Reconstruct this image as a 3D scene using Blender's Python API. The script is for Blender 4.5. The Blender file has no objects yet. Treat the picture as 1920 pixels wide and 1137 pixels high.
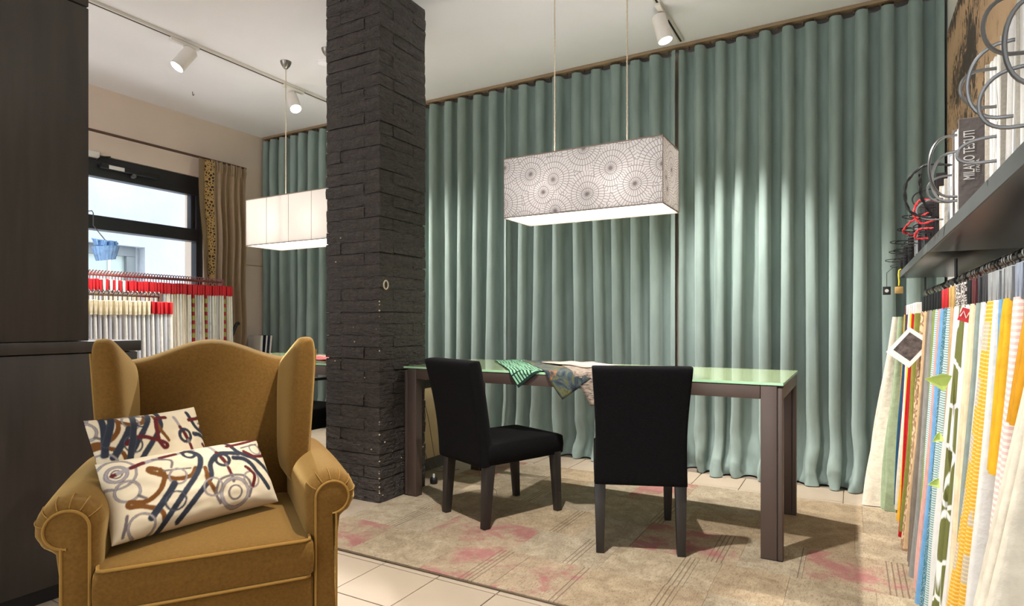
import bpy, bmesh, math, random
import numpy as np
from mathutils import Vector, Matrix, noise
S = bpy.context.scene
C = S.collection
rng = random.Random(7)
PI = math.pi

# ------------------------------------------------------------------ camera
F = 1131.0
YAW = math.radians(29.39)
cam_d = bpy.data.cameras.new('camera')
cam = bpy.data.objects.new('camera', cam_d); C.objects.link(cam)
cam.location = (0, 0, 1.0); cam.rotation_euler = (PI/2, 0, YAW)
cam_d.sensor_width = 36; cam_d.lens = 36*F/1920; cam_d.shift_y = 36.5/1920
cam_d.clip_start = .02
S.camera = cam

# ------------------------------------------------------------------ world, sun, exposure
w = bpy.data.worlds.new('sky'); S.world = w; w.use_nodes = True
bg = w.node_tree.nodes['Background']
bg.inputs[0].default_value = (.90, .955, 1.0, 1); bg.inputs[1].default_value = 1.95
sun_d = bpy.data.lights.new('sun', 'SUN'); sun_d.energy = .4; sun_d.angle = .03
sun_d.color = (1, .97, .93)
sun = bpy.data.objects.new('sun', sun_d); C.objects.link(sun)
sun.rotation_euler = Vector((-.62, .12, -.75)).to_track_quat('-Z', 'Y').to_euler()
S.view_settings.view_transform = 'Standard'; S.view_settings.look = 'None'
S.view_settings.gamma = 1; S.view_settings.use_curve_mapping = False
S.view_settings.exposure = 0.98

# ------------------------------------------------------------------ helpers
def lin(c):
    def f(x):
        x /= 255.0
        return x/12.92 if x <= .04045 else ((x+.055)/1.055)**2.4
    return (f(c[0]), f(c[1]), f(c[2]), 1)

class MB:
    def __init__(s): s.v = []; s.f = []; s.m = []
    def add(s, vs, fs, mi=0):
        o = len(s.v); s.v += [tuple(v) for v in vs]
        for f in fs: s.f.append(tuple(i+o for i in f)); s.m.append(mi)
        return s
    def box(s, x0, x1, y0, y1, z0, z1, mi=0):
        return s.add([(x0,y0,z0),(x1,y0,z0),(x1,y1,z0),(x0,y1,z0),(x0,y0,z1),(x1,y0,z1),(x1,y1,z1),(x0,y1,z1)],
              [(3,2,1,0),(4,5,6,7),(0,1,5,4),(1,2,6,5),(2,3,7,6),(3,0,4,7)], mi)
    def taper(s, c0, a0, c1, a1, mi=0):      # box between two rectangles (centre, half sizes)
        vs = []
        for c, a in ((c0, a0), (c1, a1)):
            for sx, sy in ((-1,-1),(1,-1),(1,1),(-1,1)): vs.append((c[0]+sx*a[0], c[1]+sy*a[1], c[2]))
        return s.add(vs, [(3,2,1,0),(4,5,6,7),(0,1,5,4),(1,2,6,5),(2,3,7,6),(3,0,4,7)], mi)
    def loft(s, rings, cap=True, mi=0):
        n = len(rings[0]); vs = [p for r in rings for p in r]; fs = []
        for i in range(len(rings)-1):
            for j in range(n):
                k = (j+1) % n
                fs.append((i*n+j, i*n+k, (i+1)*n+k, (i+1)*n+j))
        if cap:
            fs.append(tuple(range(n-1, -1, -1))); fs.append(tuple((len(rings)-1)*n+j for j in range(n)))
        return s.add(vs, fs, mi)
    def tube(s, pts, r, n=8, closed=False, mi=0):
        P = [Vector(p) for p in pts]; rings = []; N = len(P); prev = None
        for i in range(N):
            if closed: t = P[(i+1) % N]-P[i-1]
            else: t = P[min(i+1, N-1)]-P[max(i-1, 0)]
            t.normalize()
            if prev is None:
                a = Vector((0,0,1)) if abs(t.z) < .9 else Vector((1,0,0))
                u = t.cross(a).normalized()
            else:
                u = (prev - t*prev.dot(t)).normalized()
            prev = u; v = t.cross(u)
            rr = r[i] if isinstance(r, (list, tuple)) else r
            rings.append([P[i]+u*rr*math.cos(2*PI*k/n)+v*rr*math.sin(2*PI*k/n) for k in range(n)])
        if closed: rings.append(rings[0]); return s.loft(rings, False, mi)
        return s.loft(rings, True, mi)
    def cyl(s, p0, p1, r, n=16, mi=0): return s.tube([p0, p1], r, n, mi=mi)
    def lathe(s, prof, c=(0,0,0), n=24, mi=0):
        rings = [[(c[0]+r*math.cos(2*PI*k/n), c[1]+r*math.sin(2*PI*k/n), c[2]+z) for k in range(n)] for r, z in prof]
        return s.loft(rings, True, mi)
    def grid(s, fn, nu, nv, mi=0):
        vs = [fn(i/nu, j/nv) for j in range(nv+1) for i in range(nu+1)]; W = nu+1
        return s.add(vs, [(j*W+i, j*W+i+1, (j+1)*W+i+1, (j+1)*W+i) for j in range(nv) for i in range(nu)], mi)
    def build(s, name, mat, parent=None, smooth=True, bevel=0, seg=2, loc=None, ang=40, weld=False):
        me = bpy.data.meshes.new(name); me.from_pydata(s.v, [], s.f)
        mats = mat if isinstance(mat, (list, tuple)) else [mat]
        for m in mats: me.materials.append(m)
        if len(mats) > 1: me.polygons.foreach_set('material_index', s.m)
        bm = bmesh.new(); bm.from_mesh(me)
        if weld: bmesh.ops.remove_doubles(bm, verts=bm.verts, dist=1e-5)
        bmesh.ops.recalc_face_normals(bm, faces=bm.faces)
        if bevel: bmesh.ops.bevel(bm, geom=list(bm.edges), offset=bevel, segments=seg, affect='EDGES', profile=.5, clamp_overlap=True)
        bm.to_mesh(me); bm.free()
        if smooth:
            me.polygons.foreach_set('use_smooth', [True]*len(me.polygons)); me.set_sharp_from_angle(angle=math.radians(ang))
        return link(name, me, parent, loc)

def link(name, me, parent=None, loc=None):
    o = bpy.data.objects.new(name, me); C.objects.link(o)
    if parent: o.parent = parent
    if loc: o.location = loc
    return o
def tag(o, label, cat, group=None):
    o['label'] = label; o['category'] = cat
    if group: o['group'] = group
    return o
def thing(name, label, cat, loc=(0,0,0), rz=0, group=None):
    o = bpy.data.objects.new(name, None); C.objects.link(o); o.empty_display_size = .1
    o.location = loc; o.rotation_euler = (0,0,rz)
    return tag(o, label, cat, group)
def struct(o, label=None):
    o['kind'] = 'structure'
    if label: o['label'] = label
    return o
def inflate(base, nrm, nu, nv, T, p=5.0, q=None):
    """closed soft slab: base(u,v)->point, u,v in -1..1; nrm(u,v)->thickness direction"""
    mb = MB(); q = q or p
    def prof(t, e): return max(0.0, 1-abs(t)**e)**(1/e)
    def sp(t): return math.sin(t*PI/2)          # denser near the rim
    for sg in (1, -1):
        def fn(a, b, sg=sg):
            u, v = sp(a*2-1), sp(b*2-1)
            th = T(u, v) if callable(T) else T
            return Vector(base(u, v)) + Vector(nrm(u, v))*(sg*th/2*prof(u, p)*prof(v, q))
        mb.grid(fn, nu, nv)
    return mb
def G(px, py):                                    # photo pixel on the floor -> plan position (layout aid)
    d = F/(py-605.0); l = (px-960)/F*d
    return (-math.sin(YAW)*d+math.cos(YAW)*l, math.cos(YAW)*d+math.sin(YAW)*l)

# ------------------------------------------------------------------ materials
def newmat(name):
    m = bpy.data.materials.new(name); m.use_nodes = True
    nt = m.node_tree; b = nt.nodes['Principled BSDF']
    return m, nt, b
def N(nt, typ, **kw):
    n = nt.nodes.new(typ)
    for k, v in kw.items():
        if k.startswith('i_'):
            n.inputs[int(k[2:]) if k[2:].isdigit() else k[2:].replace('_', ' ')].default_value = v
        else: setattr(n, k, v)
    return n
def math_(nt, op, a, b=None, c=None):
    n = nt.nodes.new('ShaderNodeMath'); n.operation = op
    for i, x in enumerate((a, b, c)):
        if x is None: continue
        if isinstance(x, (int, float)): n.inputs[i].default_value = x
        else: nt.links.new(x, n.inputs[i])
    return n.outputs[0]
def mix_(nt, fac, a, b):
    n = nt.nodes.new('ShaderNodeMix'); n.data_type = 'RGBA'
    for i, x in ((0, fac), (6, a), (7, b)):
        if isinstance(x, (int, float)): n.inputs[i].default_value = x
        elif isinstance(x, tuple): n.inputs[i].default_value = x
        else: nt.links.new(x, n.inputs[i])
    return n.outputs[2]
def coords(nt, scale=(1,1,1), rot=(0,0,0), kind='Object'):
    tc = N(nt, 'ShaderNodeTexCoord'); mp = N(nt, 'ShaderNodeMapping')
    mp.inputs['Scale'].default_value = scale; mp.inputs['Rotation'].default_value = rot
    nt.links.new(tc.outputs[kind], mp.inputs[0]); return mp.outputs[0]
def noise_(nt, vec, scale, detail=3, rough=.55, dist=0):
    n = N(nt, 'ShaderNodeTexNoise'); n.inputs['Scale'].default_value = scale; n.inputs['Detail'].default_value = detail
    n.inputs['Roughness'].default_value = rough; n.inputs['Distortion'].default_value = dist
    nt.links.new(vec, n.inputs['Vector']); return n.outputs['Fac']
def ramp_(nt, fac, stops, interp='LINEAR'):
    r = N(nt, 'ShaderNodeValToRGB'); r.color_ramp.interpolation = interp
    e = r.color_ramp.elements
    while len(e) < len(stops): e.new(.5)
    for x, (p, c) in zip(e, stops): x.position = p; x.color = c
    nt.links.new(fac, r.inputs[0]); return r.outputs[0]
def bump_(nt, b, h, strength=.3, dist=.005):
    n = N(nt, 'ShaderNodeBump'); n.inputs['Strength'].default_value = strength; n.inputs['Distance'].default_value = dist
    nt.links.new(h, n.inputs['Height']); nt.links.new(n.outputs[0], b.inputs['Normal'])
def M(name, rgb, rough=.6, metal=0, spec=.5, var=.08, vs=6, stretch=(1,1,1), bump=None, sheen=0, rand=0, sheen_rgb=None):
    m, nt, b = newmat(name); L = nt.links
    c = lin(rgb); vec = coords(nt, stretch)
    f = noise_(nt, vec, vs, 4)
    lo = tuple(x*(1-var) for x in c[:3])+(1,); hi = tuple(min(1, x*(1+var)) for x in c[:3])+(1,)
    col = ramp_(nt, f, [(.3, lo), (.7, hi)])
    if rand:
        oi = N(nt, 'ShaderNodeObjectInfo'); hs = N(nt, 'ShaderNodeHueSaturation')
        L.new(math_(nt, 'MULTIPLY_ADD', oi.outputs['Random'], rand, 1-rand/2), hs.inputs['Value']); L.new(col, hs.inputs['Color']); col = hs.outputs[0]
    L.new(col, b.inputs['Base Color'])
    b.inputs['Roughness'].default_value = rough; b.inputs['Metallic'].default_value = metal
    b.inputs['Specular IOR Level'].default_value = spec
    if sheen:
        b.inputs['Sheen Weight'].default_value = sheen; b.inputs['Sheen Roughness'].default_value = .4
        b.inputs['Sheen Tint'].default_value = lin(sheen_rgb or rgb)
    if bump: bump_(nt, b, noise_(nt, coords(nt, stretch), bump[0], 5), bump[1], bump[2])
    return m
def vcol_mat(name, rough=.8, sheen=0):
    m, nt, b = newmat(name); a = N(nt, 'ShaderNodeVertexColor'); a.layer_name = 'print'
    nt.links.new(a.outputs[0], b.inputs['Base Color']); b.inputs['Roughness'].default_value = rough
    b.inputs['Specular IOR Level'].default_value = .2
    bump_(nt, b, noise_(nt, coords(nt), 600, 2), .15, .001)
    return m
def emit(name, rgb, s):
    m, nt, b = newmat(name)
    b.inputs['Base Color'].default_value = (.8,.8,.8,1)
    b.inputs['Emission Color'].default_value = lin(rgb); b.inputs['Emission Strength'].default_value = s
    return m

MAT = {}
MAT['ceiling'] = M('ceiling_paint', (240,239,243), .9, var=.02, vs=2, spec=.2)
MAT['wall'] = M('beige_wall_paint', (220,202,186), .9, var=.03, vs=3, spec=.2)
MAT['white'] = M('white_paint', (235,232,226), .6, var=.02)
MAT['facade'] = M('rendered_facade', (158,166,178), .95, var=.10, vs=1.5, bump=(18,.8,.02))
MAT['win'] = M('black_window_frame', (42,42,44), .45, var=.1, vs=4)
MAT['tile'] = M('beige_floor_tile', (182,165,144), .42, var=.05, vs=5, rand=.06, spec=.4)
MAT['grout'] = M('grey_grout', (140,126,112), .9)
MAT['wood_dark'] = M('dark_stained_oak', (60,54,49), .42, var=.22, vs=5, stretch=(4,4,.4), bump=(40,.1,.002), spec=.5)
MAT['shelf'] = M('black_lacquer_shelf', (50,47,46), .32, var=.12, vs=8)
MAT['shelf_edge'] = M('grey_shelf_edge', (86,88,88), .5, var=.08)
MAT['blackpaint'] = M('black_painted_brick', (68,61,57), .36, var=.3, vs=14, stretch=(1,1,2.4), bump=(24,1.0,.045), spec=.5)
MAT['chip'] = M('bare_chipped_plaster', (205,190,165), .9)
MAT['velvet'] = M('mustard_velvet', (104,73,28), .85, var=.16, vs=120, sheen=.75, sheen_rgb=(236,200,130), bump=(400,.12,.002), spec=.15)
MAT['piping'] = M('mustard_piping', (140,104,48), .8, var=.05, sheen=.6, sheen_rgb=(235,195,120), spec=.15)
MAT['chairblack'] = M('black_chenille', (17,16,17), .95, var=.5, vs=90, stretch=(1,1,5), sheen=.12, sheen_rgb=(120,120,120), bump=(220,.35,.003), spec=.1)
MAT['legblack'] = M('black_stained_wood_leg', (42,37,35), .45, var=.2, vs=10, stretch=(3,3,.5))
MAT['bronze'] = M('brown_anodised_aluminium', (88,73,66), .45, metal=.25, var=.04)
MAT['bronze_d'] = M('dark_groove', (40,33,30), .5)
MAT['teal'] = M('sea_green_velvet', (137,152,146), .8, var=.10, vs=14, stretch=(1,1,.25), sheen=.5, sheen_rgb=(205,218,212), bump=(300,.1,.002), spec=.15)
MAT['track_b'] = M('brown_curtain_track', (150,126,98), .5)
MAT['tan'] = M('taupe_satin_curtain', (150,126,98), .5, var=.06, vs=20, sheen=.2)
MAT['brown'] = M('brown_rod', (84,60,48), .5)
MAT['metal_w'] = M('white_lamp_metal', (226,220,212), .4, var=.02)
MAT['nickel'] = M('brushed_nickel', (150,146,140), .28, metal=1)
MAT['steel'] = M('grey_wire', (120,120,120), .35, metal=.8)
MAT['dwire'] = M('dark_wire', (60,58,58), .4, metal=.6)
MAT['cord'] = M('gold_white_cord', (214,200,176), .6, var=.25, vs=300)
MAT['cable'] = M('grey_cable', (120,108,95), .6)
MAT['cream'] = M('cream_panel_paint', (226,205,160), .7, var=.03)
MAT['red'] = M('red_plastic', (196,22,34), .5, var=.15, vs=30)
MAT['chain'] = M('pink_brown_hook', (150,100,92), .45, metal=.3)
MAT['black'] = M('black_plastic', (22,22,23), .5)
MAT['emit_spot'] = emit('spot_lens', (255,248,236), 25)

def glass_top():
    m, nt, b = newmat('green_lacquered_glass')
    b.inputs['Base Color'].default_value = lin((180,200,152)); b.inputs['Roughness'].default_value = .08
    b.inputs['Coat Weight'].default_value = .5; b.inputs['Coat Roughness'].default_value = .03
    return m
MAT['glass_top'] = glass_top()
MAT['glass_edge'] = M('green_glass_edge', (170,222,178), .15, var=.03)
def pane():
    m, nt, b = newmat('window_pane_glass')
    tr = N(nt, 'ShaderNodeBsdfTransparent'); gl = N(nt, 'ShaderNodeBsdfGlossy'); gl.inputs['Roughness'].default_value = .02
    mx = N(nt, 'ShaderNodeMixShader'); mx.inputs[0].default_value = .06
    nt.links.new(tr.outputs[0], mx.inputs[1]); nt.links.new(gl.outputs[0], mx.inputs[2])
    nt.links.new(mx.outputs[0], nt.nodes['Material Output'].inputs[0]); return m
MAT['pane'] = pane()
def fpane():
    m, nt, b = newmat('facade_window_glass')
    b.inputs['Base Color'].default_value = lin((150,166,166)); b.inputs['Roughness'].default_value = .08; return m
MAT['fpane'] = fpane()
MAT['fframe'] = M('grey_facade_frame', (92,100,108), .5)

def shade_mat(name, pattern):
    m, nt, b = newmat(name); L = nt.links
    col = lin((236,231,226))
    if pattern:
        vec = coords(nt, (1,1,1))
        wv = N(nt, 'ShaderNodeTexNoise'); wv.inputs['Scale'].default_value = 14; L.new(vec, wv.inputs['Vector'])
        sub = N(nt, 'ShaderNodeVectorMath', operation='SUBTRACT'); L.new(wv.outputs['Color'], sub.inputs[0]); sub.inputs[1].default_value = (.5,.5,.5)
        sc = N(nt, 'ShaderNodeVectorMath', operation='SCALE'); L.new(sub.outputs[0], sc.inputs[0]); sc.inputs['Scale'].default_value = .012
        ad = N(nt, 'ShaderNodeVectorMath', operation='ADD'); L.new(vec, ad.inputs[0]); L.new(sc.outputs[0], ad.inputs[1])
        sep = N(nt, 'ShaderNodeSeparateXYZ'); L.new(ad.outputs[0], sep.inputs[0])
        cmb = N(nt, 'ShaderNodeCombineXYZ'); L.new(math_(nt, 'ADD', sep.outputs[0], sep.outputs[1]), cmb.inputs[0]); L.new(sep.outputs[2], cmb.inputs[1])
        vo = N(nt, 'ShaderNodeTexVoronoi', voronoi_dimensions='2D'); vo.inputs['Scale'].default_value = 5.6; L.new(cmb.outputs[0], vo.inputs['Vector'])
        df = N(nt, 'ShaderNodeVectorMath', operation='SUBTRACT'); L.new(cmb.outputs[0], df.inputs[0]); L.new(vo.outputs['Position'], df.inputs[1])
        s2 = N(nt, 'ShaderNodeSeparateXYZ'); L.new(df.outputs[0], s2.inputs[0])
        ang = math_(nt, 'ARCTAN2', s2.outputs[1], s2.outputs[0])
        ln = N(nt, 'ShaderNodeVectorMath', operation='LENGTH'); L.new(df.outputs[0], ln.inputs[0]); r = ln.outputs['Value']
        ringi = math_(nt, 'FLOOR', math_(nt, 'MULTIPLY', r, 32))
        k = math_(nt, 'ADD', 18, math_(nt, 'MULTIPLY', ringi, 9))
        sp = math_(nt, 'ABSOLUTE', math_(nt, 'SUBTRACT', math_(nt, 'FRACT', math_(nt, 'MULTIPLY', math_(nt, 'DIVIDE', ang, 2*PI), k)), .5))
        spd = math_(nt, 'DIVIDE', math_(nt, 'MULTIPLY', sp, math_(nt, 'MULTIPLY', r, 2*PI)), k)      # metres to the spoke
        rg = math_(nt, 'DIVIDE', math_(nt, 'ABSOLUTE', math_(nt, 'SUBTRACT', math_(nt, 'FRACT', math_(nt, 'MULTIPLY', r, 32)), .5)), 32)
        line = math_(nt, 'MAXIMUM', math_(nt, 'LESS_THAN', spd, .0013), math_(nt, 'LESS_THAN', math_(nt, 'SUBTRACT', .015625, rg), .0013))
        line = math_(nt, 'MAXIMUM', line, math_(nt, 'LESS_THAN', r, .008))
        colo = mix_(nt, line, lin((242,239,238)), lin((158,149,148)))
    df = N(nt, 'ShaderNodeBsdfDiffuse'); ts = N(nt, 'ShaderNodeBsdfTranslucent'); mx = N(nt, 'ShaderNodeMixShader'); mx.inputs[0].default_value = .30
    if pattern: L.new(colo, df.inputs[0]); L.new(colo, ts.inputs[0])
    else: df.inputs[0].default_value = col; ts.inputs[0].default_value = lin((248,244,240))
    L.new(df.outputs[0], mx.inputs[1]); L.new(ts.outputs[0], mx.inputs[2]); L.new(mx.outputs[0], nt.nodes['Material Output'].inputs[0])
    return m
MAT['shade_p'] = shade_mat('webbed_lampshade_fabric', True)
MAT['shade_w'] = shade_mat('plain_lampshade_fabric', False)
MAT['diffuser'] = emit('lamp_diffuser', (255,250,244), 5.0)
MAT['trimbeige'] = M('beige_lamp_trim', (150,132,118), .6)

def mural_mat():
    m, nt, b = newmat('feather_mural_print'); L = nt.links
    v = coords(nt, (1,1,1))
    big = noise_(nt, coords(nt, (1,.7,.8), (.5,0,0)), 2.6, 2, .5, .5)
    streak = noise_(nt, coords(nt, (1,1.6,1.0), (.5,0,0)), 9, 4, .65, 2.2)
    f = math_(nt, 'ADD', math_(nt, 'MULTIPLY', big, 1.0), math_(nt, 'MULTIPLY', streak, .75))
    col = ramp_(nt, f, [(.0, lin((58,50,46))), (.79, lin((84,74,68))), (.83, lin((140,112,92))), (.86, lin((206,168,132))), (1, lin((216,180,144)))])
    L.new(col, b.inputs['Base Color']); b.inputs['Roughness'].default_value = .7; return m
MAT['mural'] = mural_mat()

# ------------------------------------------------------------------ room shell
HC = 2.91; XL = -5.32; XR = .47; YB = 4.33; YF = -2.6
struct(MB().box(XL-.4, XR+.3, YF-.2, YB+.25, HC, HC+.2).build('ceiling', MAT['ceiling'], smooth=False))
floor = struct(MB().box(XL-.4, XR+.3, YF-.2, YB+.25, -.2, -.006).build('floor', MAT['grout'], smooth=False))
struct(MB().box(XL-.3, XR+.2, YB, YB+.2, -.006, HC).build('wall_back', MAT['wall'], smooth=False))
struct(MB().box(XR, XR+.2, YF, YB, -.006, HC).build('wall_right', MAT['white'], smooth=False))
WY0, WY1, WZ0, WZ1 = 1.1, 3.53, .86, 2.36
wl = MB(); wl.box(XL-.3, XL, YF, WY0, -.006, HC); wl.box(XL-.3, XL, WY1, YB, -.006, HC)
wl.box(XL-.3, XL, WY0, WY1, WZ1, HC); wl.box(XL-.3, XL, WY0, WY1, -.006, WZ0)
struct(wl.build('wall_left', MAT['wall'], smooth=False))
wf = MB(); wf.box(XL-.3, XR+.2, YF-.15, YF, 2.75, HC); wf.box(XL-.3, XR+.2, YF-.15, YF, -.006, .12)
for x in (XL-.3, -3.5, -1.6, XR-.05): wf.box(x, x+.28, YF-.15, YF, .12, 2.75)
struct(wf.build('wall_front', MAT['win'], smooth=False))
struct(MB().box(XL, XL+.003, 3.9, 4.2, 1.578, 1.584).build('trim_1', MAT['track_b'], smooth=False))

# floor tiles: each tile a child of the floor
P = .275
tile_me = MB().box(-P/2+.0022, P/2-.0022, -P/2+.0022, P/2-.0022, -.012, 0).build('tile', MAT['tile'], floor, bevel=.0012, seg=1)
first = True
RUG = (-2.25, .40, 1.93, 3.76)
for i in range(-19, 2):
    for j in range(-4, 10):
        x = -.041+P*(i+.5); y = 1.63+P*(j+.5)
        if x-P/2 < XL+.01 or x > XR or y+P/2 > YB: continue
        if j < -2 and x < -3.2: continue
        if x-P/2 > RUG[0]+.02 and x+P/2 < RUG[1] and y-P/2 > RUG[2]+.02 and y+P/2 < RUG[3]-.02: continue
        if first: tile_me.location = (x, y, 0); first = False
        else: link('tile', tile_me.data, floor, (x, y, 0))
def brick_floor():
    m, nt, b = newmat('beige_tiled_floor_far'); bt = N(nt, 'ShaderNodeTexBrick'); bt.offset = 0
    bt.inputs['Color1'].default_value = lin((182,165,144)); bt.inputs['Color2'].default_value = lin((178,161,140)); bt.inputs['Mortar'].default_value = lin((140,126,112))
    bt.inputs['Scale'].default_value = 1; bt.inputs['Mortar Size'].default_value = .004; bt.inputs['Brick Width'].default_value = P; bt.inputs['Row Height'].default_value = P
    nt.links.new(coords(nt), bt.inputs['Vector']); nt.links.new(bt.outputs[0], b.inputs['Base Color']); b.inputs['Roughness'].default_value = .45; return m
MB().box(XL, XR, YF, 1.63-4*P, -.006, 0).build('tile_field', brick_floor(), floor, smooth=False)['kind'] = 'stuff'

# window in the left wall
win = struct(thing('window_1', 'black framed window with two panes in the beige left wall', 'window'))
del win['category']
X0, X1 = XL-.10, XL-.02
MB().box(X0, X1, WY0, WY1, 2.187, WZ1).box(X0, X1, WY0, WY1, WZ0, WZ0+.09).box(X0, X1, WY1-.065, WY1, WZ0+.09, 2.187).box(X0, X1, WY0, WY0+.065, WZ0+.09, 2.187).build('frame', MAT['win'], win, bevel=.004)
MB().box(X0-.01, X1+.025, WY0+.065, WY1-.065, 1.755, 1.868).build('transom', MAT['win'], win, bevel=.006)
MB().box(X0, X1-.02, WY1-.105, WY1-.065, 1.868, 2.187).box(X0, X1-.02, WY0+.065, WY0+.10, 1.868, 2.187).build('sash', MAT['win'], win, bevel=.003)
for z0, z1 in ((WZ0+.09, 1.755), (1.868, 2.187)):
    MB().box(X0+.03, X0+.036, WY0+.06, WY1-.06, z0-.01, z1+.01).build('pane', MAT['pane'], win, smooth=False)
MB().box(X1+.025, X1+.032, 2.30, 2.42, 1.815, 1.828).build('handle_slot', MAT['black'], win, bevel=.002)
MB().box(XL-.02, XL+.012, 1.3, 2.62, WZ1-.03, WZ1+.02).build('blind_housing', MAT['white'], win, bevel=.004)
op = MB().box(X1, X1+.05, 2.62, 3.10, 2.255, 2.295).build('window_opener', MAT['black'], win, bevel=.006)
MB().box(X1+.05, X1+.053, 2.68, 2.80, 2.258, 2.288).build('paper_label', MAT['white'], op, smooth=False)
MB().tube([(X1+.03, 2.70, 2.36), (X1+.05, 2.62, 2.34), (X1+.05, 2.58, 2.30), (X1+.04, 2.63, 2.27)], .006, 6).build('cable', MAT['black'], op)
MB().cyl((X1+.02, 2.88, 2.24), (X1+.05, 2.88, 2.24), .018, 12).build('bracket', MAT['steel'], op)

# facade across the yard
fx = -8.2
fw = MB(); fw.box(fx-.3, fx, -6, 1.8, -1, 7); fw.box(fx-.3, fx, 4.60, 14, -1, 7); fw.box(fx-.3, fx, 1.8, 4.60, 2.0, 7); fw.box(fx-.3, fx, 1.8, 4.60, -1, .6)
fac = tag(fw.build('facade_wall', MAT['facade'], smooth=False), 'pale rendered facade of the building across the yard, seen through the window', 'facade')
fwin = thing('facade_window', 'grey framed window set in the pale facade outside', 'window', (fx-.16, 3.2, .6))
MB().box(-.06, .06, -1.4, 1.34, 1.27, 1.4).box(-.06, .06, 1.22, 1.34, 0, 1.27).box(-.06, .06, -1.4, -1.3, 0, 1.27).build('frame', MAT['fframe'], fwin, bevel=.008)
MB().box(-.02, .0, -1.3, 1.22, 0, 1.27).build('pane', MAT['fpane'], fwin, smooth=False)
MB().box(-.03, .03, 1.02, 1.04, 0, 1.27).build('mullion', MAT['white'], fwin, smooth=False)

# ------------------------------------------------------------------ brick pillar
PX0, PX1, PY0, PY1 = -2.675, -2.267, 2.54, 2.945
pil = struct(MB().box(PX0+.010, PX1-.010, PY0+.010, PY1-.010, -.006, HC).build('wall_pillar', MAT['blackpaint'], smooth=False), 'square black painted brick pillar in the middle of the room')
def brick_mesh(l, d, h, seed):
    r = random.Random(seed); mb = MB(); rings = []
    nl = 4
    for i in range(nl+1):
        t = i/nl; x = -l/2+l*t; e = .0015 if i in (0, nl) else 0
        j = lambda a: r.uniform(-a, a)
        rings.append([(x, -d/2+e+j(.0015), -h/2+.001+j(.0015)), (x, -d/2+e-.002+j(.0025), -h/5+j(.003)), (x, -d/2+e-.002+j(.0025), h/5+j(.003)), (x, -d/2+e+j(.0015), h/2-.001+j(.0015)),
                      (x, d/2-e+j(.001), h/2-.001), (x, d/2-e, -h/2+.001)])
    mb.loft(rings)
    o = mb.build('brick', MAT['blackpaint'], pil, ang=60); me = o.data
    bpy.data.objects.remove(o); return me
BW = PX1-PX0; bd = .115
long_ = [brick_mesh(BW-bd-.0012*(s % 4), bd, .0672-.0008*(s % 5), s) for s in range(14)]
ch = .0665; n_c = int(HC/ch)+1; ch = HC/(n_c)
cx, cy = (PX0+PX1)/2, (PY0+PY1)/2; hw, hd = (PX1-PX0)/2, (PY1-PY0)/2
for k in range(n_c):
    z = ch*(k+.5); alt = 1 if k % 2 else -1
    for q in range(4):
        o = link('brick', rng.choice(long_), pil)
        off = bd/2*alt
        a = q*PI/2
        lx, ly = off, -(hw-bd/2)
        x = lx*math.cos(a)-ly*math.sin(a); y = lx*math.sin(a)+ly*math.cos(a)
        o.location = (cx+x+rng.uniform(-.0025,.0025), cy+y+rng.uniform(-.0025,.0025), z); o.rotation_euler = (rng.uniform(-.05,.05), rng.uniform(-.008,.008), a+rng.uniform(-.006,.006))
rm = []
for k in range(20):
    a = 2*PI*k/20; rm.append((PX1+.004, 2.585+.018*math.cos(a), 1.21+.024*math.sin(a)))
MB().tube(rm, .0045, 6, True).build('chalk_ring', MAT['chip'], pil)
for k in range(34):                                # paint chips along the near corner and on the faces
    zz = rng.uniform(.05, 1.1)**1.2; s = rng.uniform(.003, .008)
    if k < 18: c = (PX1-.002, PY0-.001, zz)
    elif k < 28: c = (rng.uniform(PX0+.02, PX1-.02), PY0-.004, rng.uniform(.05, 1.5))
    else: c = (PX1+.003, rng.uniform(PY0+.02, PY1-.02), rng.uniform(.03, .4))
    MB().lathe([(s*.3,-s*.7),(s*.8,0),(s*.3,s*.6)], c, 6).build('paint_chip', MAT['chip'], pil)

# ------------------------------------------------------------------ curtains
def curtain(x0, x1, label, seed, nf, mat=None, y0=4.19):
    r = random.Random(seed); nz = 46; per = 18; nu = nf*per
    ph = [r.uniform(-.45, .45) for _ in range(nf+2)]; am = [r.uniform(.62, 1.2) for _ in range(nf+2)]
    hemo = [r.uniform(-.03, .075) for _ in range(nf+2)]; drift = [r.uniform(-.04, .04) for _ in range(nf+2)]
    wl_ = (x1-x0)/nf
    def fn(a, b):
        s = a*nf; i = int(min(nf-1e-6, s)); fr = s-i
        sm = fr*fr*(3-2*fr)
        lerp = lambda A: A[i]*(1-sm)+A[i+1]*sm
        z = HC-.045-(HC-.05)*(1-(1-b)**1.15)       # b 0 top .. 1 floor
        low = max(0, 1-z/2.4)
        edge = min(1, 8*a, 8*(1-a))
        t = 2*PI*s + lerp(ph)*2.0*edge*(.3+low)
        A = (.054+.010*low)*lerp(am)
        if z > HC-.16: A *= .75+.25*(HC-z)/.16
        x = x0+a*(x1-x0) + wl_*.085*math.sin(2*t) + lerp(drift)*low*edge
        y = y0 - A*math.cos(t) + .004*math.sin(3*t+z*2)
        h = max(0, 1-z/.42)
        nz_ = noise.noise(Vector((x*7+seed*3, z*9, 1.3)))
        nz2 = noise.noise(Vector((x*17+seed, z*16, 7.3)))
        y -= h*h*(.04+lerp(hemo)) + h*.050*nz_ + h*.022*nz2
        x += h*.045*noise.noise(Vector((x*6, z*7, 4.4+seed)))
        y += .006*noise.noise(Vector((x*5, z*2.2, seed)))
        if .095 < z < .112: y += .003
        return (min(x, XR-.004), min(y, YB-.01), max(z, .004))
    o = MB().grid(fn, nu, nz).build('curtain', mat or MAT['teal'], ang=80)
    return tag(o, label, 'curtain', 'sea green wave curtains along the back')
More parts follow.
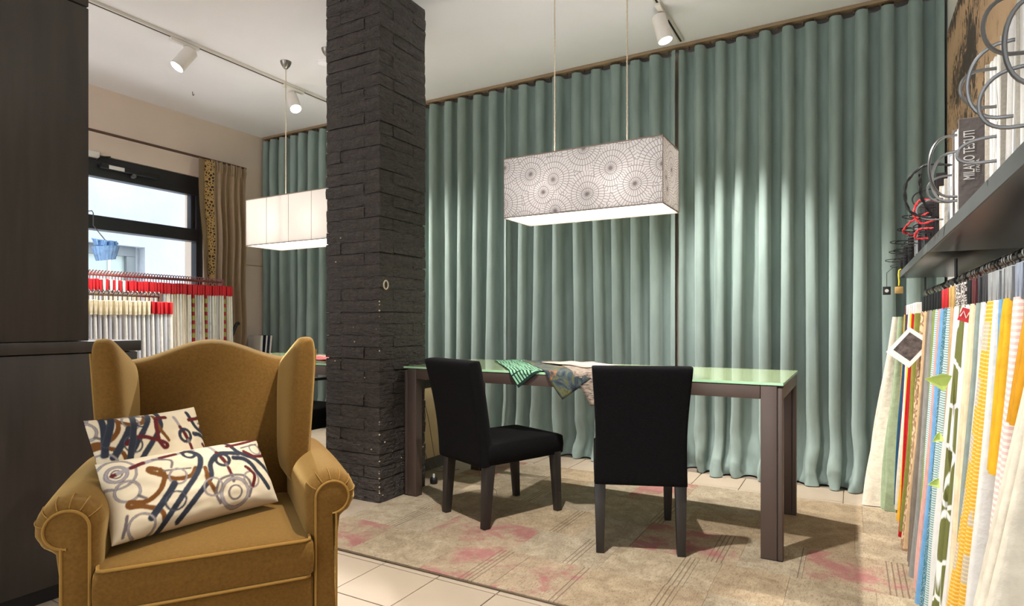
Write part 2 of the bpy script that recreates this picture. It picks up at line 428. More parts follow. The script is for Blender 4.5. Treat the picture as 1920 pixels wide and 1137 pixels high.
curtain(-5.28, -3.89, 'sea green curtain in the far corner behind the plain white pendant lamp', 11, 10)
curtain(-3.87, -2.378, 'sea green curtain directly right of the black pillar', 12, 10)
curtain(-2.402, -1.05, 'sea green curtain hanging behind the webbed pendant lamp', 13, 9)
curtain(-1.03, .455, 'sea green curtain furthest right, next to the feather mural', 14, 11)
ct = thing('curtain_track', 'brown curtain track under the ceiling above the sea green curtains', 'curtain track', (0, 4.19, HC-.022))
MB().box(-5.3, XR-.01, -.03, .03, 0, .0215).build('rail', MAT['track_b'], ct, bevel=.003)
for k in range(82):
    x = -5.24+k*.07
    if x > XR-.02: break
    g = MB().box(-.004, .004, -.006, .006, -.022, 0).build('glider', MAT['brown'], ct, smooth=False, loc=(x, 0, 0)) if k == 0 else link('glider', g.data, ct, (x, 0, 0))

# tan curtain by the window with leopard trim
def leopard():
    m, nt, b = newmat('leopard_trim'); v = coords(nt)
    vo = N(nt, 'ShaderNodeTexVoronoi', feature='DISTANCE_TO_EDGE'); vo.inputs['Scale'].default_value = 42; nt.links.new(v, vo.inputs['Vector'])
    nt.links.new(ramp_(nt, vo.outputs[0], [(.0, lin((180,146,90))), (.14, lin((176,140,84))), (.2, lin((36,28,22))), (1, lin((30,24,20)))]), b.inputs['Base Color'])
    b.inputs['Roughness'].default_value = .8; return m
tc = thing('window_curtain', 'taupe pleated curtain with a leopard print band beside the window', 'curtain', (-5.17, 3.37, 0))
CW = .50
def tcf(a, b):
    z = 2.50*(1-b)+.05*b
    g = .5+.5*min(1, (2.5-z)/.5)
    yy = a*CW + .07*max(0, (1-a*2.2))*min(1, (2.5-z)/1.2)**1.5 + .006*math.sin(8*z)
    xx = .028*g*math.sin(2*PI*a*7.5)*(0 if a < .34 else 1)+.012*math.sin(5*PI*a+z)
    return (xx, yy, z)
MB().grid(tcf, 120, 30).build('drape', MAT['tan'], tc, ang=80)
MB().grid(lambda a, b: tuple(Vector(tcf(.13+a*.17, b))+Vector((.006, 0, 0))), 30, 30).build('leopard_band', leopard(), tc)
hd_ = MB()
for k in range(8): hd_.tube([(.012, .13+k*.05, 2.505), (.018, .135+k*.05, 2.45), (.014, .13+k*.05, 2.40)], .007, 6)
hd_.build('pleat_heading', MAT['tan'], tc)
rod = thing('curtain_rod', 'thin dark brown curtain rod above the window', 'curtain rod', (-5.24, 1.0, 2.525))
MB().cyl((0,0,0), (0,2.92,0), .011, 10).build('rod', MAT['brown'], rod)
for y in (.1, 2.85): MB().cyl((0,y,0), (-.08,y,0), .007, 8).build('bracket', MAT['brown'], rod)

# ------------------------------------------------------------------ right wall: mural, shelf
tag(MB().box(XR-.006, XR-.001, 1.0, 4.12, 1.30, 2.62).build('feather_mural', MAT['mural'], smooth=False), 'tan and dark brown feather print mural on the right wall', 'mural')
SX, SZ0, SZ1 = .22, 1.233, 1.266
def shelf(y0, y1, label, z0):
    s = thing('wall_shelf', label, 'shelf', (0, y0, 0), group='black shelves on the right wall')
    L = y1-y0
    MB().box(SX+.004, XR-.004, 0, L, z0, SZ1).build('board', MAT['shelf'], s, bevel=.002)
    MB().box(SX, SX+.004, 0, L, z0, SZ1).build('front_edge', MAT['shelf_edge'], s, smooth=False)
    return s
shelf(.35, 2.42, 'nearer black shelf on the right wall, carrying the large white sample books', SZ0)
shelf(2.425, 3.84, 'farther black shelf on the right wall, carrying small dark sample sets', SZ0+.003)

# ------------------------------------------------------------------ rug
def rug_mat(name, base, base2, pink=0, lines=.5):
    m, nt, b = newmat(name); L = nt.links
    oi = N(nt, 'ShaderNodeObjectInfo')
    tcn = N(nt, 'ShaderNodeTexCoord'); add = N(nt, 'ShaderNodeVectorMath', operation='ADD')
    L.new(tcn.outputs['Object'], add.inputs[0])
    mul = N(nt, 'ShaderNodeVectorMath', operation='SCALE'); cb = N(nt, 'ShaderNodeCombineXYZ')
    for i in range(3): L.new(oi.outputs['Random'], cb.inputs[i])
    L.new(cb.outputs[0], mul.inputs[0]); mul.inputs['Scale'].default_value = 37; L.new(mul.outputs[0], add.inputs[1])
    v = add.outputs[0]
    f1 = noise_(nt, v, 9, 6, .7, .8); sv = N(nt, 'ShaderNodeVectorMath', operation='MULTIPLY'); L.new(v, sv.inputs[0]); sv.inputs[1].default_value = (2.6, .7, 1)
    f2 = noise_(nt, sv.outputs[0], 75, 4, .75)
    col = ramp_(nt, f1, [(.3, lin(base)), (.7, lin(base2))])
    dk = ramp_(nt, f2, [(.35, (1,1,1,1)), (.5, (0,0,0,1))])
    col = mix_(nt, math_(nt, 'MULTIPLY', dk, .55), col, lin((104,86,66)))
    mg = N(nt, 'ShaderNodeTexMagic', turbulence_depth=4); mg.inputs['Scale'].default_value = 9; mg.inputs['Distortion'].default_value = 2.2; L.new(v, mg.inputs['Vector'])
    orn = ramp_(nt, mg.outputs['Fac'], [(.47, (0,0,0,1)), (.5, (1,1,1,1)), (.53, (0,0,0,1))])
    col = mix_(nt, math_(nt, 'MULTIPLY', orn, .28*lines*2), col, lin((112,92,74)))
    sx_ = N(nt, 'ShaderNodeSeparateXYZ'); L.new(tcn.outputs['Object'], sx_.inputs[0])
    wv_ = math_(nt, 'LESS_THAN', math_(nt, 'ABSOLUTE', math_(nt, 'SUBTRACT', math_(nt, 'FRACT', math_(nt, 'MULTIPLY', sx_.outputs[0], 52)), .5)), .13)
    zone = math_(nt, 'LESS_THAN', math_(nt, 'ABSOLUTE', math_(nt, 'SUBTRACT', sx_.outputs[0], math_(nt, 'MULTIPLY_ADD', oi.outputs['Random'], .3, -.15))), .035)
    zone = math_(nt, 'MULTIPLY', zone, math_(nt, 'GREATER_THAN', oi.outputs['Random'], .6))
    lw = math_(nt, 'MULTIPLY', math_(nt, 'MULTIPLY', wv_, zone), math_(nt, 'MULTIPLY', f2, 1.1))
    col = mix_(nt, lw, col, lin((74,60,48)))
    if pink:
        pm = ramp_(nt, noise_(nt, v, 5.5, 4, .65, .4), [(.50, (0,0,0,1)), (.62, (1,1,1,1))])
        pm = math_(nt, 'MULTIPLY', pm, math_(nt, 'MULTIPLY_ADD', f2, 1.2, .1))
        col = mix_(nt, math_(nt, 'MULTIPLY', pm, pink), col, lin((160,76,92)))
    hs = N(nt, 'ShaderNodeHueSaturation'); L.new(math_(nt, 'MULTIPLY_ADD', oi.outputs['Random'], .10, .94), hs.inputs['Value']); L.new(col, hs.inputs['Color'])
    L.new(hs.outputs[0], b.inputs['Base Color']); b.inputs['Roughness'].default_value = .95; b.inputs['Specular IOR Level'].default_value = .1
    bump_(nt, b, noise_(nt, v, 260, 3), .5, .004); return m
RM = [rug_mat('faded_rug_sand', (150,133,109), (194,177,149), 0, .9), rug_mat('faded_rug_tan', (147,127,102), (190,170,140), 0, 1.1), rug_mat('faded_rug_grey', (148,133,111), (193,178,153), 0, 1.0)]
RP = rug_mat('faded_rug_pink', (152,132,108), (186,166,140), .8)
rug = thing('patchwork_rug', 'faded beige patchwork rug with worn pink patches under the table', 'rug', (0, 0, 0))
MB().box(RUG[0], RUG[1], RUG[2], RUG[3], .0003, .006).build('backing', M('rug_backing', (96,82,66), .95), rug, bevel=.002)
pinks = [(-2.10,2.12), (-1.35,2.09), (-.92,2.10), (-1.31,2.45), (-.585,2.65), (-2.15,3.55), (-1.0,3.6), (.2,2.8)]
ys = [RUG[2]+.004, 2.27, 2.58, 2.94, 3.28, RUG[3]-.004]
for a, b_ in zip(ys[:-1], ys[1:]):
    x = RUG[0]+.004
    while x < RUG[1]-.02:
        wdt = rng.uniform(.24, .5); x2 = min(x+wdt, RUG[1]-.004)
        if RUG[1]-x2 < .15: x2 = RUG[1]-.004
        hit = any(x <= p[0] < x2 and a <= p[1] < b_ for p in pinks)
        cxp, cyp = (x+x2)/2, (a+b_)/2; t = .0098+rng.uniform(0, .0008)
        MB().box(x-cxp+.0003, x2-cxp-.0003, a-cyp+.0003, b_-cyp-.0003, .005, t).build('patch', RP if hit else rng.choice(RM), rug, bevel=.0005, seg=1, loc=(cxp, cyp, 0))
        x = x2

# ------------------------------------------------------------------ table
def table(name, label, x0, x1, y0, y1):
    t = thing(name, label, 'table', (x0, y0, 0)); L, D = x1-x0, y1-y0
    top, gl = .738, .75
    z0 = .012
    o = MB().box(0, L, 0, D, top, gl).build('glass_top', [MAT['glass_top'], MAT['glass_edge']], t, bevel=.0012, seg=1)
    for p in o.data.polygons:
        if abs(p.normal.z) < .5: p.material_index = 1
    ah = .055
    for nm, bx_ in (('front_rail', (.0, L, .003, .04)), ('back_rail', (.0, L, D-.04, D-.003))):
        MB().box(bx_[0]+.09, bx_[1]-.09, bx_[2], bx_[3], top-.004-ah, top-.003).build(nm, MAT['bronze'], t, bevel=.0015)
    for xx in (.003, L-.04): MB().box(xx, xx+.037, .06, D-.06, top-.004-ah, top-.003).build('side_rail', MAT['bronze'], t, bevel=.0015)
    for sx in (0, 1):
        for sy in (0, 1):
            m = MB()
            a0, a1 = ((.003, .068) if sx == 0 else (L-.068-.02, L-.025)) ; 
            if sx == 0: a0, a1 = .025, .088
            yy0, yy1 = ((.003, .058) if sy == 0 else (D-.058, D-.003))
            m.box(a0, a1, yy0, yy1, z0, top-.003)
            lg = m.build('leg', MAT['bronze'], t, bevel=.0015)
            b0, b1 = ((.003, .022) if sx == 0 else (L-.022, L-.003))
            MB().box(b0, b1, yy0+.002, yy1-.002, z0, top-.010).build('edge_profile', MAT['bronze'], lg, bevel=.003)
            c0, c1 = ((.022, .025) if sx == 0 else (L-.025, L-.022))
            MB().box(c0, c1, yy0+.006, yy1-.006, z0, top-.012).build('groove', MAT['bronze_d'], lg, smooth=False)
            MB().box(min(a0,b0), max(a1,b1), yy0, yy1, .0108 if x0 > -2.6 else 0, z0+.002).build('foot', MAT['black'], lg, smooth=False)
    return t
TX0, TX1, TY0, TY1 = -2.24, -.245, 2.71, 3.46
table('dining_table', 'long brown metal table with a pale green glass top standing on the rug', TX0, TX1, TY0, TY1)
table('work_table', 'green glass topped table half hidden behind the armchair and the pillar', -4.15, -2.70, 2.64, 3.40)

# ------------------------------------------------------------------ dining chairs
def dining_chair(label, c, rz):
    t = thing('dining_chair', label, 'chair', (c[0], c[1], .0109), rz, 'black upholstered dining chairs')
    base = lambda u, v: (u*(.205+.004*math.cos(v*2)), -.005+v*.235, .355+.0*u)
    inflate(lambda u, v: (u*.197, .0+v*.245, .352), lambda u, v: (0,0,1), 20, 20, lambda u, v: .108+.012*(1-u*u)*(1-v*v), 14).build('seat', MAT['chairblack'], t, ang=70, weld=True)
    def bb(u, v):
        z = .30+(v+1)/2*.506; k = (z-.30)/.506
        hw_ = .196-.007*math.sin(PI*min(1, k*1.0))*(1-k*.5)+.010*max(0, k-.45)**1.3*2.2
        return (u*hw_, -.245-.085*k**1.6, z)
    inflate(bb, lambda u, v: (0, 1, .12), 18, 26, .075, 12).build('backrest', MAT['chairblack'], t, ang=70, weld=True)
    for sx in (-1, 1):
        MB().taper((sx*.172, .205, .315), (.024, .022), (sx*.172, .225, 0), (.016, .016)).build('leg', MAT['legblack'], t, bevel=.002)
        MB().taper((sx*.170, -.225, .315), (.024, .026), (sx*.170, -.245, 0), (.017, .018)).build('leg', MAT['legblack'], t, bevel=.002)
    return t
dining_chair('black fabric dining chair on the left, turned to show its seat', (-1.595, 2.743), math.radians(-21.9))
dining_chair('black fabric dining chair on the right, seen squarely from behind', (-.88, 2.745), math.radians(21.9))

# ------------------------------------------------------------------ pendant lamps
def pendant(label, x0, x1, y0, y1, z0, z1, cords, patterned, bulb):
    t = thing('pendant_lamp', label, 'lamp', ((x0+x1)/2, (y0+y1)/2, z0), group='rectangular pendant lamps')
    a, b_, h = (x1-x0)/2, (y1-y0)/2, z1-z0
    sm = MAT['shade_p'] if patterned else MAT['shade_w']
    for q in range(4):
        g = MB()
        if q == 0: g.box(-a, a, -b_, -b_+.003, .004, h-.004)
        if q == 1: g.box(-a, a, b_-.003, b_, .004, h-.004)
        if q == 2: g.box(-a, -a+.003, -b_+.003, b_-.003, .004, h-.004)
        if q == 3: g.box(a-.003, a, -b_+.003, b_-.003, .004, h-.004)
        g.build('shade_panel', sm, t, smooth=False)
    for z in (0, h-.006):
        g = MB(); e = .0015
        g.box(-a-e, a+e, -b_-e, -b_+.004, z, z+.006).box(-a-e, a+e, b_-.004, b_+e, z, z+.006).box(-a-e, -a+.004, -b_+.004, b_-.004, z, z+.006).box(a-.004, a+e, -b_+.004, b_-.004, z, z+.006)
        g.build('trim_band', MAT['trimbeige'], t, smooth=False)
    for sx in (-1, 1):
        for sy in (-1, 1): MB().box(sx*a-.0018, sx*a+.0018, sy*b_-.0018, sy*b_+.0018, .006, h-.006).build('corner_seam', MAT['trimbeige'], t, smooth=False)
    if not patterned:
        for k in (-.5, 0, .5):
            MB().box(k*a-.001, k*a+.001, -b_-.0012, -b_, .006, h-.006).build('seam', MAT['trimbeige'], t, smooth=False)
    dfo = MB().box(-a+.006, a-.006, -b_+.006, b_-.006, .006, .010).build('diffuser', [MAT['metal_w'], MAT['diffuser']], t, smooth=False)
    for p in dfo.data.polygons: p.material_index = 1 if p.normal.z < -.5 else 0
    fr = MB()
    fr.box(-a+.003, a-.003, -.006, .006, h-.012, h-.006)
    fr.build('frame_bar', MAT['metal_w'], t, smooth=False)
    for xx in cords:
        lx = xx-(x0+x1)/2
        hx = []
        cdo = MB().cyl((lx, 0, h-.006), (lx, 0, HC-z0-.03), .0035, 8).build('cord', MAT['cord'], t)
        tw = MB()
        n = 90; Hh = HC-z0-.03-h
        tw.tube([(lx+.0028*math.cos(k*1.5), .0028*math.sin(k*1.5), h+Hh*k/n) for k in range(n+1)], .0022, 4)
        tw.build('cord_twist', MAT['cord'], cdo)
        MB().lathe([(.005,-.055),(.014,-.050),(.030,-.030),(.038,-.010),(.040,0)], (lx, 0, HC-z0), 24).build('ceiling_cup', MAT['nickel'], t)
        bl = MB().lathe([(.012,.10),(.014,.07),(.026,.045),(.030,.02),(.024,-.004),(.008,-.014)], (lx, 0, h*.5), 16).build('bulb', emit('bulb_glow', (255,244,228), 3), t)
        MB().cyl((lx, 0, h*.5+.1), (lx, 0, h-.012), .014, 10).build('lamp_holder', MAT['metal_w'], t)
        for sy in (-1, 1):
            ld = bpy.data.lights.new('bulb_light', 'POINT'); ld.energy = bulb; ld.color = (1, .975, .95); ld.shadow_soft_size = .035
            lo = bpy.data.objects.new('bulb_light', ld); C.objects.link(lo); lo.parent = t; lo.location = (lx, sy*.05, h*.45)
pendant('lit rectangular pendant lamp with a web patterned shade above the dining table', -1.714, -.81, 2.95, 3.265, 1.588, 1.926, (-1.472, -1.045), True, 1.15)
pendant('lit rectangular pendant lamp with a plain white shade, partly behind the pillar', -3.85, -2.95, 2.88, 3.19, 1.556, 1.895, (-3.61, -3.19), False, .5)

# ------------------------------------------------------------------ track lights
def track(label, x, y0, y1):
    t = thing('light_track', label, 'light track', (x, y0, HC))
    MB().box(-.018, .018, 0, y1-y0, -.020, -.0005).build('rail', MAT['metal_w'], t, bevel=.002)
    MB().box(-.006, .006, .01, y1-y0-.01, -.0212, -.0195).build('slot', MAT['black'], t, smooth=False)
def spot(label, pos, aim, energy, cone=70, blend=.5):
    t = thing('spotlight', label, 'spotlight', pos, group='white track spotlights')
    d = (Vector(aim)-Vector(pos)-Vector((0,0,-.16))).normalized()
    MB().box(-.016, .016, -.10, .10, -.042, -.0215).build('adapter', MAT['metal_w'], t, bevel=.004)
    c = Vector((0, 0, -.13))
    MB().cyl((0,0,-.042), (0,0,-.10), .007, 10).build('stem', MAT['metal_w'], t)
    a, b_ = c-d*.075, c+d*.085
    bd_ = MB(); q = d.to_track_quat('Z', 'Y').to_matrix()
    prof = [(.0,-.078),(.040,-.078),(.045,-.072),(.045,.085),(.041,.085),(.039,.070),(.0,.069)]
    rings = [[c+q@Vector((r*math.cos(2*PI*k/28), r*math.sin(2*PI*k/28), z)) for k in range(28)] for r, z in prof if r > 0]
    bd_.loft(rings).build('body', MAT['metal_w'], t, ang=30)
    lens = [[c+q@Vector((r*math.cos(2*PI*k/24), r*math.sin(2*PI*k/24), z)) for k in range(24)] for r, z in ((.036,.0705),(.036,.074),(.02,.0765))]
    MB().loft(lens).build('lens', MAT['emit_spot'], t)
    ld = bpy.data.lights.new('spot_beam', 'SPOT'); ld.energy = energy; ld.spot_size = math.radians(cone); ld.spot_blend = blend
    ld.color = (1, .965, .92); ld.shadow_soft_size = .03
    lo = bpy.data.objects.new('spot_beam', ld); C.objects.link(lo); lo.parent = t
    lo.location = c+d*.095; lo.rotation_euler = d.to_track_quat('-Z', 'Y').to_euler()
track('white ceiling light track over the window side of the room', -3.92, .2, 4.0)
track('white ceiling light track ending in front of the right hand curtain', -1.0, -1.2, 4.10)
spot('white track spotlight pointing left toward the window', (-3.92, 2.46, HC), (-4.25, 1.35, 1.0), 150, 110)
spot('white track spotlight near the far corner beside a pendant cord', (-3.92, 3.37, HC), (-3.2, 3.15, 1.6), 150, 110)
spot('white track spotlight at the top edge above the webbed pendant', (-1.0, 3.62, HC), (-.25, 3.62, 0), 170, 74, .7)
spot('white track spotlight out of view above the rug, aimed at the hanging samples', (-.97, 1.55, HC), (-.55, 2.05, 0), 150, 84, .35)
spot('white track spotlight out of view in front, aimed at the armchair', (-1.0, 1.95, HC), (-1.75, 1.0, .4), 35, 48, .5)
sd = MB().lathe([(.05,0),(.05,-.012),(.035,-.022),(.01,-.024)], (-3.37, 3.18, HC), 24).build('smoke_detector', MAT['ceiling'])
tag(sd, 'small round white smoke detector on the ceiling', 'detector')
for xx, yy in ((-4.55, 2.1), (-4.75, 3.05)):
    k = MB().tube([(xx, yy, HC), (xx, yy, HC-.025), (xx+.012, yy, HC-.035), (xx+.02, yy, HC-.022)], .003, 6).build('ceiling_hook', MAT['dwire'])
    tag(k, 'tiny dark hook in the ceiling near the window wall' if yy < 2.5 else 'tiny dark hook in the ceiling nearer the far corner', 'hook', 'ceiling hooks')

# ------------------------------------------------------------------ wing armchair
AR = math.atan2(.826, .563)
arm = thing('wing_armchair', 'mustard velvet wing armchair with rolled arms in the foreground', 'armchair', (-1.475, .998, 0), AR)
V = MAT['velvet']
def backb(u, v):
    zt = .868+.068*(math.cos(PI*u)+1)/2; z = .30+(zt-.30)*(v+1)/2
    return (u*.262, .56+.10*(z-.3)/.6, z)
inflate(backb, lambda u, v: (0, 1, .1), 26, 26, lambda u, v: .15, 7).build('backrest', V, arm, ang=80, weld=True)
for sx in (-1, 1):
    def wingb(u, v, sx=sx):
        s = (u+1)/2
        zt = .862+.108*s**1.1-.03*max(0, (s-.82)/.18)**2
        z = .47+(zt-.47)*(v+1)/2; k = (z-.47)/.49
        x = .246*(1-s)+(.258+.028*k**1.2)*s; y = .60*(1-s)+(.285-.03*math.sin(PI*k)*.3+.02*(1-k))*s
        return (sx*x, y, z)
    inflate(wingb, lambda u, v, sx=sx: (sx*.97, .2, .0), 22, 26, lambda u, v: .085, 4).build('wing', V, arm, ang=80, weld=True)
    # welt along the wing's front edge
    pts = []
    for k in range(22):
        v = -.85+1.70*k/21; p = Vector(wingb(.93, v)); pts.append(p+Vector((sx*.029, .012, 0)))
    MB().tube(pts, .0038, 6).build('piping', MAT['piping'], arm)
    # arm with a scroll
    cxa, cza = .311, .50
    def ring(y, r, xi, xo, pleat):
        R_ = []
        R_ += [(xi, .12), (xi, .25), (xi, .36), (xi, cza-.06)]
        for k in range(33):
            th = math.radians(185-(245)*k/32)
            rr = r*(1-pleat*(.5+.5*math.cos(th*13)))
            R_.append((cxa+rr*math.cos(th), cza+rr*math.sin(th)))
        R_ += [(xo+.006, cza-r*.95), (xo, .38), (xo, .25), (xo, .12)]
        return [(sx*x, y, z) for x, z in R_]
    rings = [ring(.000, .046, .268, .318, 0), ring(.004, .055, .262, .322, .05), ring(.014, .064, .252, .328, .055), ring(.030, .070, .246, .332, .03), ring(.055, .0725, .243, .334, 0)]
    for k in range(1, 7):
        f = k/6; rings.append(ring(.055+.52*f, .0725+.004*math.sin(PI*f), .243, .334, 0))
    MB().loft(rings).build('arm', V, arm, ang=65)
    # keyhole front panel
    o2 = [(.265, .10)] + [(cxa+.046*math.cos(math.radians(a)), cza+.046*math.sin(math.radians(a))) for a in range(180, -91, -10)] + [(.322, cza-.045), (.322, .10)]
    fr = MB(); fr.loft([[(sx*x, y, z) for x, z in o2] for y in (.01, -.006)])
    fr.build('arm_front', V, arm, bevel=.004, seg=2, ang=50)
    MB().tube([(sx*x, -.006, z) for x, z in o2], .0035, 6).build('piping', MAT['piping'], arm)
    # pleat stitch lines on the roll
    st = MB()
    for a in (150, 122, 95, 68, 40, 12):
        th = math.radians(a)
        st.tube([(sx*(cxa+r*math.cos(th)), y, cza+r*math.sin(th)) for r, y in ((.050,.0),(.0585,.005),(.0665,.015),(.0715,.032),(.0735,.055))], .0013, 5)
    st.build('pleat_seams', MAT['piping'], arm)
cush = inflate(lambda u, v: (u*.258, .25+v*.278, .343+.0*u), lambda u, v: (0, 0, 1), 30, 30, lambda u, v: .108+.03*(1-u*u)*(1-v*v), 12, 12).build('seat_cushion', V, arm, ang=80, weld=True)
for z in (.292, .394):
    MB().tube([(-.246, .3, z), (-.252, .02, z), (-.247, -.018, z), (-.235, -.0255, z), (.235, -.0255, z), (.247, -.018, z), (.252, .02, z), (.246, .3, z)], .0042, 6).build('piping', MAT['piping'], cush)
MB().box(-.262, .262, -.008, .62, .13, .288).build('seat_base', V, arm, bevel=.015, seg=3)
for sx in (-1, 1):
    MB().taper((sx*.27, .04, .13), (.026, .026), (sx*.27, .03, 0), (.016, .016)).build('leg', MAT['legblack'], arm, bevel=.003)
    MB().taper((sx*.22, .58, .14), (.024, .024), (sx*.22, .63, 0), (.016, .016)).build('leg', MAT['legblack'], arm, bevel=.003)
MB().box(-.30, .30, .50, .66, .13, .34).build('back_base', V, arm, bevel=.02, seg=3)

# printed pillows: the flat print is drawn into a colour attribute
class Canvas:
    def __init__(s, w, h, res, bgc):
        s.nx, s.ny = int(w*res), int(h*res); s.w, s.h = w, h
        s.a = np.zeros((s.ny, s.nx, 3)); s.a[:] = lin(bgc)[:3]
        xs = (np.arange(s.nx)+.5)/s.nx*w; ys_ = (np.arange(s.ny)+.5)/s.ny*h
        s.X, s.Y = np.meshgrid(xs, ys_)
    def put(s, mask, c): s.a[mask] = lin(c)[:3]
    def dist(s, pts):
        D = np.full(s.X.shape, 1e9)
        for (x0, y0), (x1, y1) in zip(pts[:-1], pts[1:]):
            dx, dy = x1-x0, y1-y0; l2 = dx*dx+dy*dy+1e-9
            t = np.clip(((s.X-x0)*dx+(s.Y-y0)*dy)/l2, 0, 1)
            D = np.minimum(D, np.hypot(s.X-x0-t*dx, s.Y-y0-t*dy))
        return D
    def line(s, pts, wd, c, edge=None):
        wd *= 1.25; D = s.dist(smooth_pts(pts))
        if edge: s.put(D < wd/2, edge); s.put(D < wd/2-.12, c)
        else: s.put(D < wd/2, c)
    def ring(s, x, y, r, wd, c, edge=None):
        wd *= 1.2; D = np.abs(np.hypot(s.X-x, s.Y-y)-r)
        s.put(D < wd/2, c)
        if edge: s.put(D < wd/2-.16, edge)
def smooth_pts(p, n=8):
    if len(p) < 3: return p
    out = []
    for i in range(len(p)-1):
        p0 = p[max(i-1, 0)]; p1 = p[i]; p2 = p[i+1]; p3 = p[min(i+2, len(p)-1)]
        for k in range(n):
            t = k/n
            out.append(tuple(.5*(2*b+(c-a)*t+(2*a-5*b+4*c-d)*t*t+(3*b-a-3*c+d)*t**3) for a, b, c, d in zip(p0, p1, p2, p3)))
    out.append(p[-1]); return out
NAVY, BURG, BRN, GRY, LGR, CREAM = (44,47,56), (86,26,27), (106,64,22), (104,94,92), (146,136,134), (208,192,163)
def print_motif(cv, ox, oy, flip=1):
    q = lambda x, y: (ox+flip*x, oy+y)
    # bridle wheel
    for r, wd in ((4.4,.55), (2.3,.75), (1.2,.35)): cv.ring(*q(3, 4.5), r, wd, GRY, LGR if wd > .5 else None)
    cv.line([q(1.9,4.6), q(4.3,4.3)], .9, BURG)
    cv.line([q(3.4,4.4), q(9,3.2), q(14,2.4), q(24,1.0)], .95, LGR); cv.line([q(6.5,3.8), q(9.5,3.0)], .95, BURG); cv.line([q(14,2.35), q(18.5,1.7)], .95, BURG); cv.line([q(20.5,1.5), q(22.3,1.2)], .95, BURG)
    cv.ring(*q(4.3, 10.3), 2.9, .6, GRY, LGR); cv.line([q(6.5,12.3), q(8.0,13.6)], .6, GRY)
    # brown ribbon
    cv.line([q(11.8,6.0), q(10.4,5.2), q(10.2,6.4), q(13,8.5), q(16,10.3), q(20,10.2), q(22,8.0)], 1.05, BRN)
    cv.line([q(12.6,6.5), q(13.2,8.8), q(11.4,12.5), q(8,14.5), q(4.4,13.6), q(4.0,14.8), q(7,15.6), q(11,18), q(11.6,21)], 1.05, BRN)
    # stirrup
    cv.line([q(12,2.6), q(16.2,4.0), q(15.5,6.6)], .55, GRY); cv.line([q(13.4,7.2), q(20.6,7.8)], .45, GRY); cv.ring(*q(16.6, 9.6), 2.3, .5, GRY, LGR)
    # navy straps
    cv.line([q(22.5,1.5), q(24.4,4), q(22.5,9), q(17,15), q(11.5,21.5), q(9,25)], 1.25, NAVY, (70,74,84))
    cv.line([q(36,5.5), q(30,4.6), q(26.5,7.5), q(25,12), q(20,17), q(15,22)], 1.25, NAVY, (70,74,84))
    cv.ring(*q(22, 2.6), 1.6, .8, NAVY)
    cv.line([q(15.2,11.6), q(12.5,15), q(8.6,19.2)], 1.5, NAVY, (74,78,88)); cv.ring(*q(14.8, 16.4), 2.5, .45, NAVY, (70,74,84))
    cv.ring(*q(6.2, 20.6), 3.1, .55, GRY, LGR); cv.line([q(2,22), q(3.2,17)], .6, GRY)
    cv.line([q(24.5,8.5), q(24.2,13), q(25.8,17)], .95, BRN)
def print_motif2(cv, ox, oy, flip=1):
    q = lambda x, y: (ox+flip*x, oy+y)
    cv.line([q(0,-1), q(.6,2.5), q(1.6,5)], .9, LGR); cv.line([q(.5,2.5), q(2,6.6)], 1.0, BURG); cv.ring(*q(1.4, 5.4), 2.0, .9, NAVY)
    cv.line([q(2.0,7), q(2.6,13)], .8, GRY); cv.line([q(2.2,8.4), q(2.5,10.6)], .8, BURG)
    for a in (-1, 1):
        cv.line([q(2.4,11), q(2.4+a*4,12), q(2.4+a*5.6,15.5), q(2.4+a*4.5,18.5)], .65, GRY)
        cv.ring(*q(2.4+a*6.2, 13.4), 2.6, .5, GRY, LGR)
    cv.ring(*q(2.5, 16.4), 4.2, .9, GRY, LGR); cv.ring(*q(2.5, 16.4), 2.0, .5, GRY)
    cv.line([q(5,5.3), q(9,6.6), q(12,12), q(14.5,17)], 1.25, NAVY, (70,74,84))
    cv.line([q(5.8,-2), q(7,3), q(12,6.5), q(16.5,11.5), q(19,17)], 1.25, NAVY, (70,74,84))
    cv.line([q(9.5,3.4), q(12.5,5.6), q(16.5,5.2), q(18.4,2.6), q(17.6,1.2), q(17,2.5), q(19,6)], .95, BURG)
    cv.line([q(5,.5), q(10,0), q(18,-2)], .95, BURG); cv.ring(*q(14.2, 2.8), 2.1, .5, GRY, LGR); cv.line([q(9,2), q(16,.6)], .45, GRY)
    cv.line([q(8,9), q(10,12), q(8.6,15.5)], .95, BURG); cv.ring(*q(19.6, 8.2), 2.0, .45, NAVY)
pm = vcol_mat('printed_pillow_cotton')
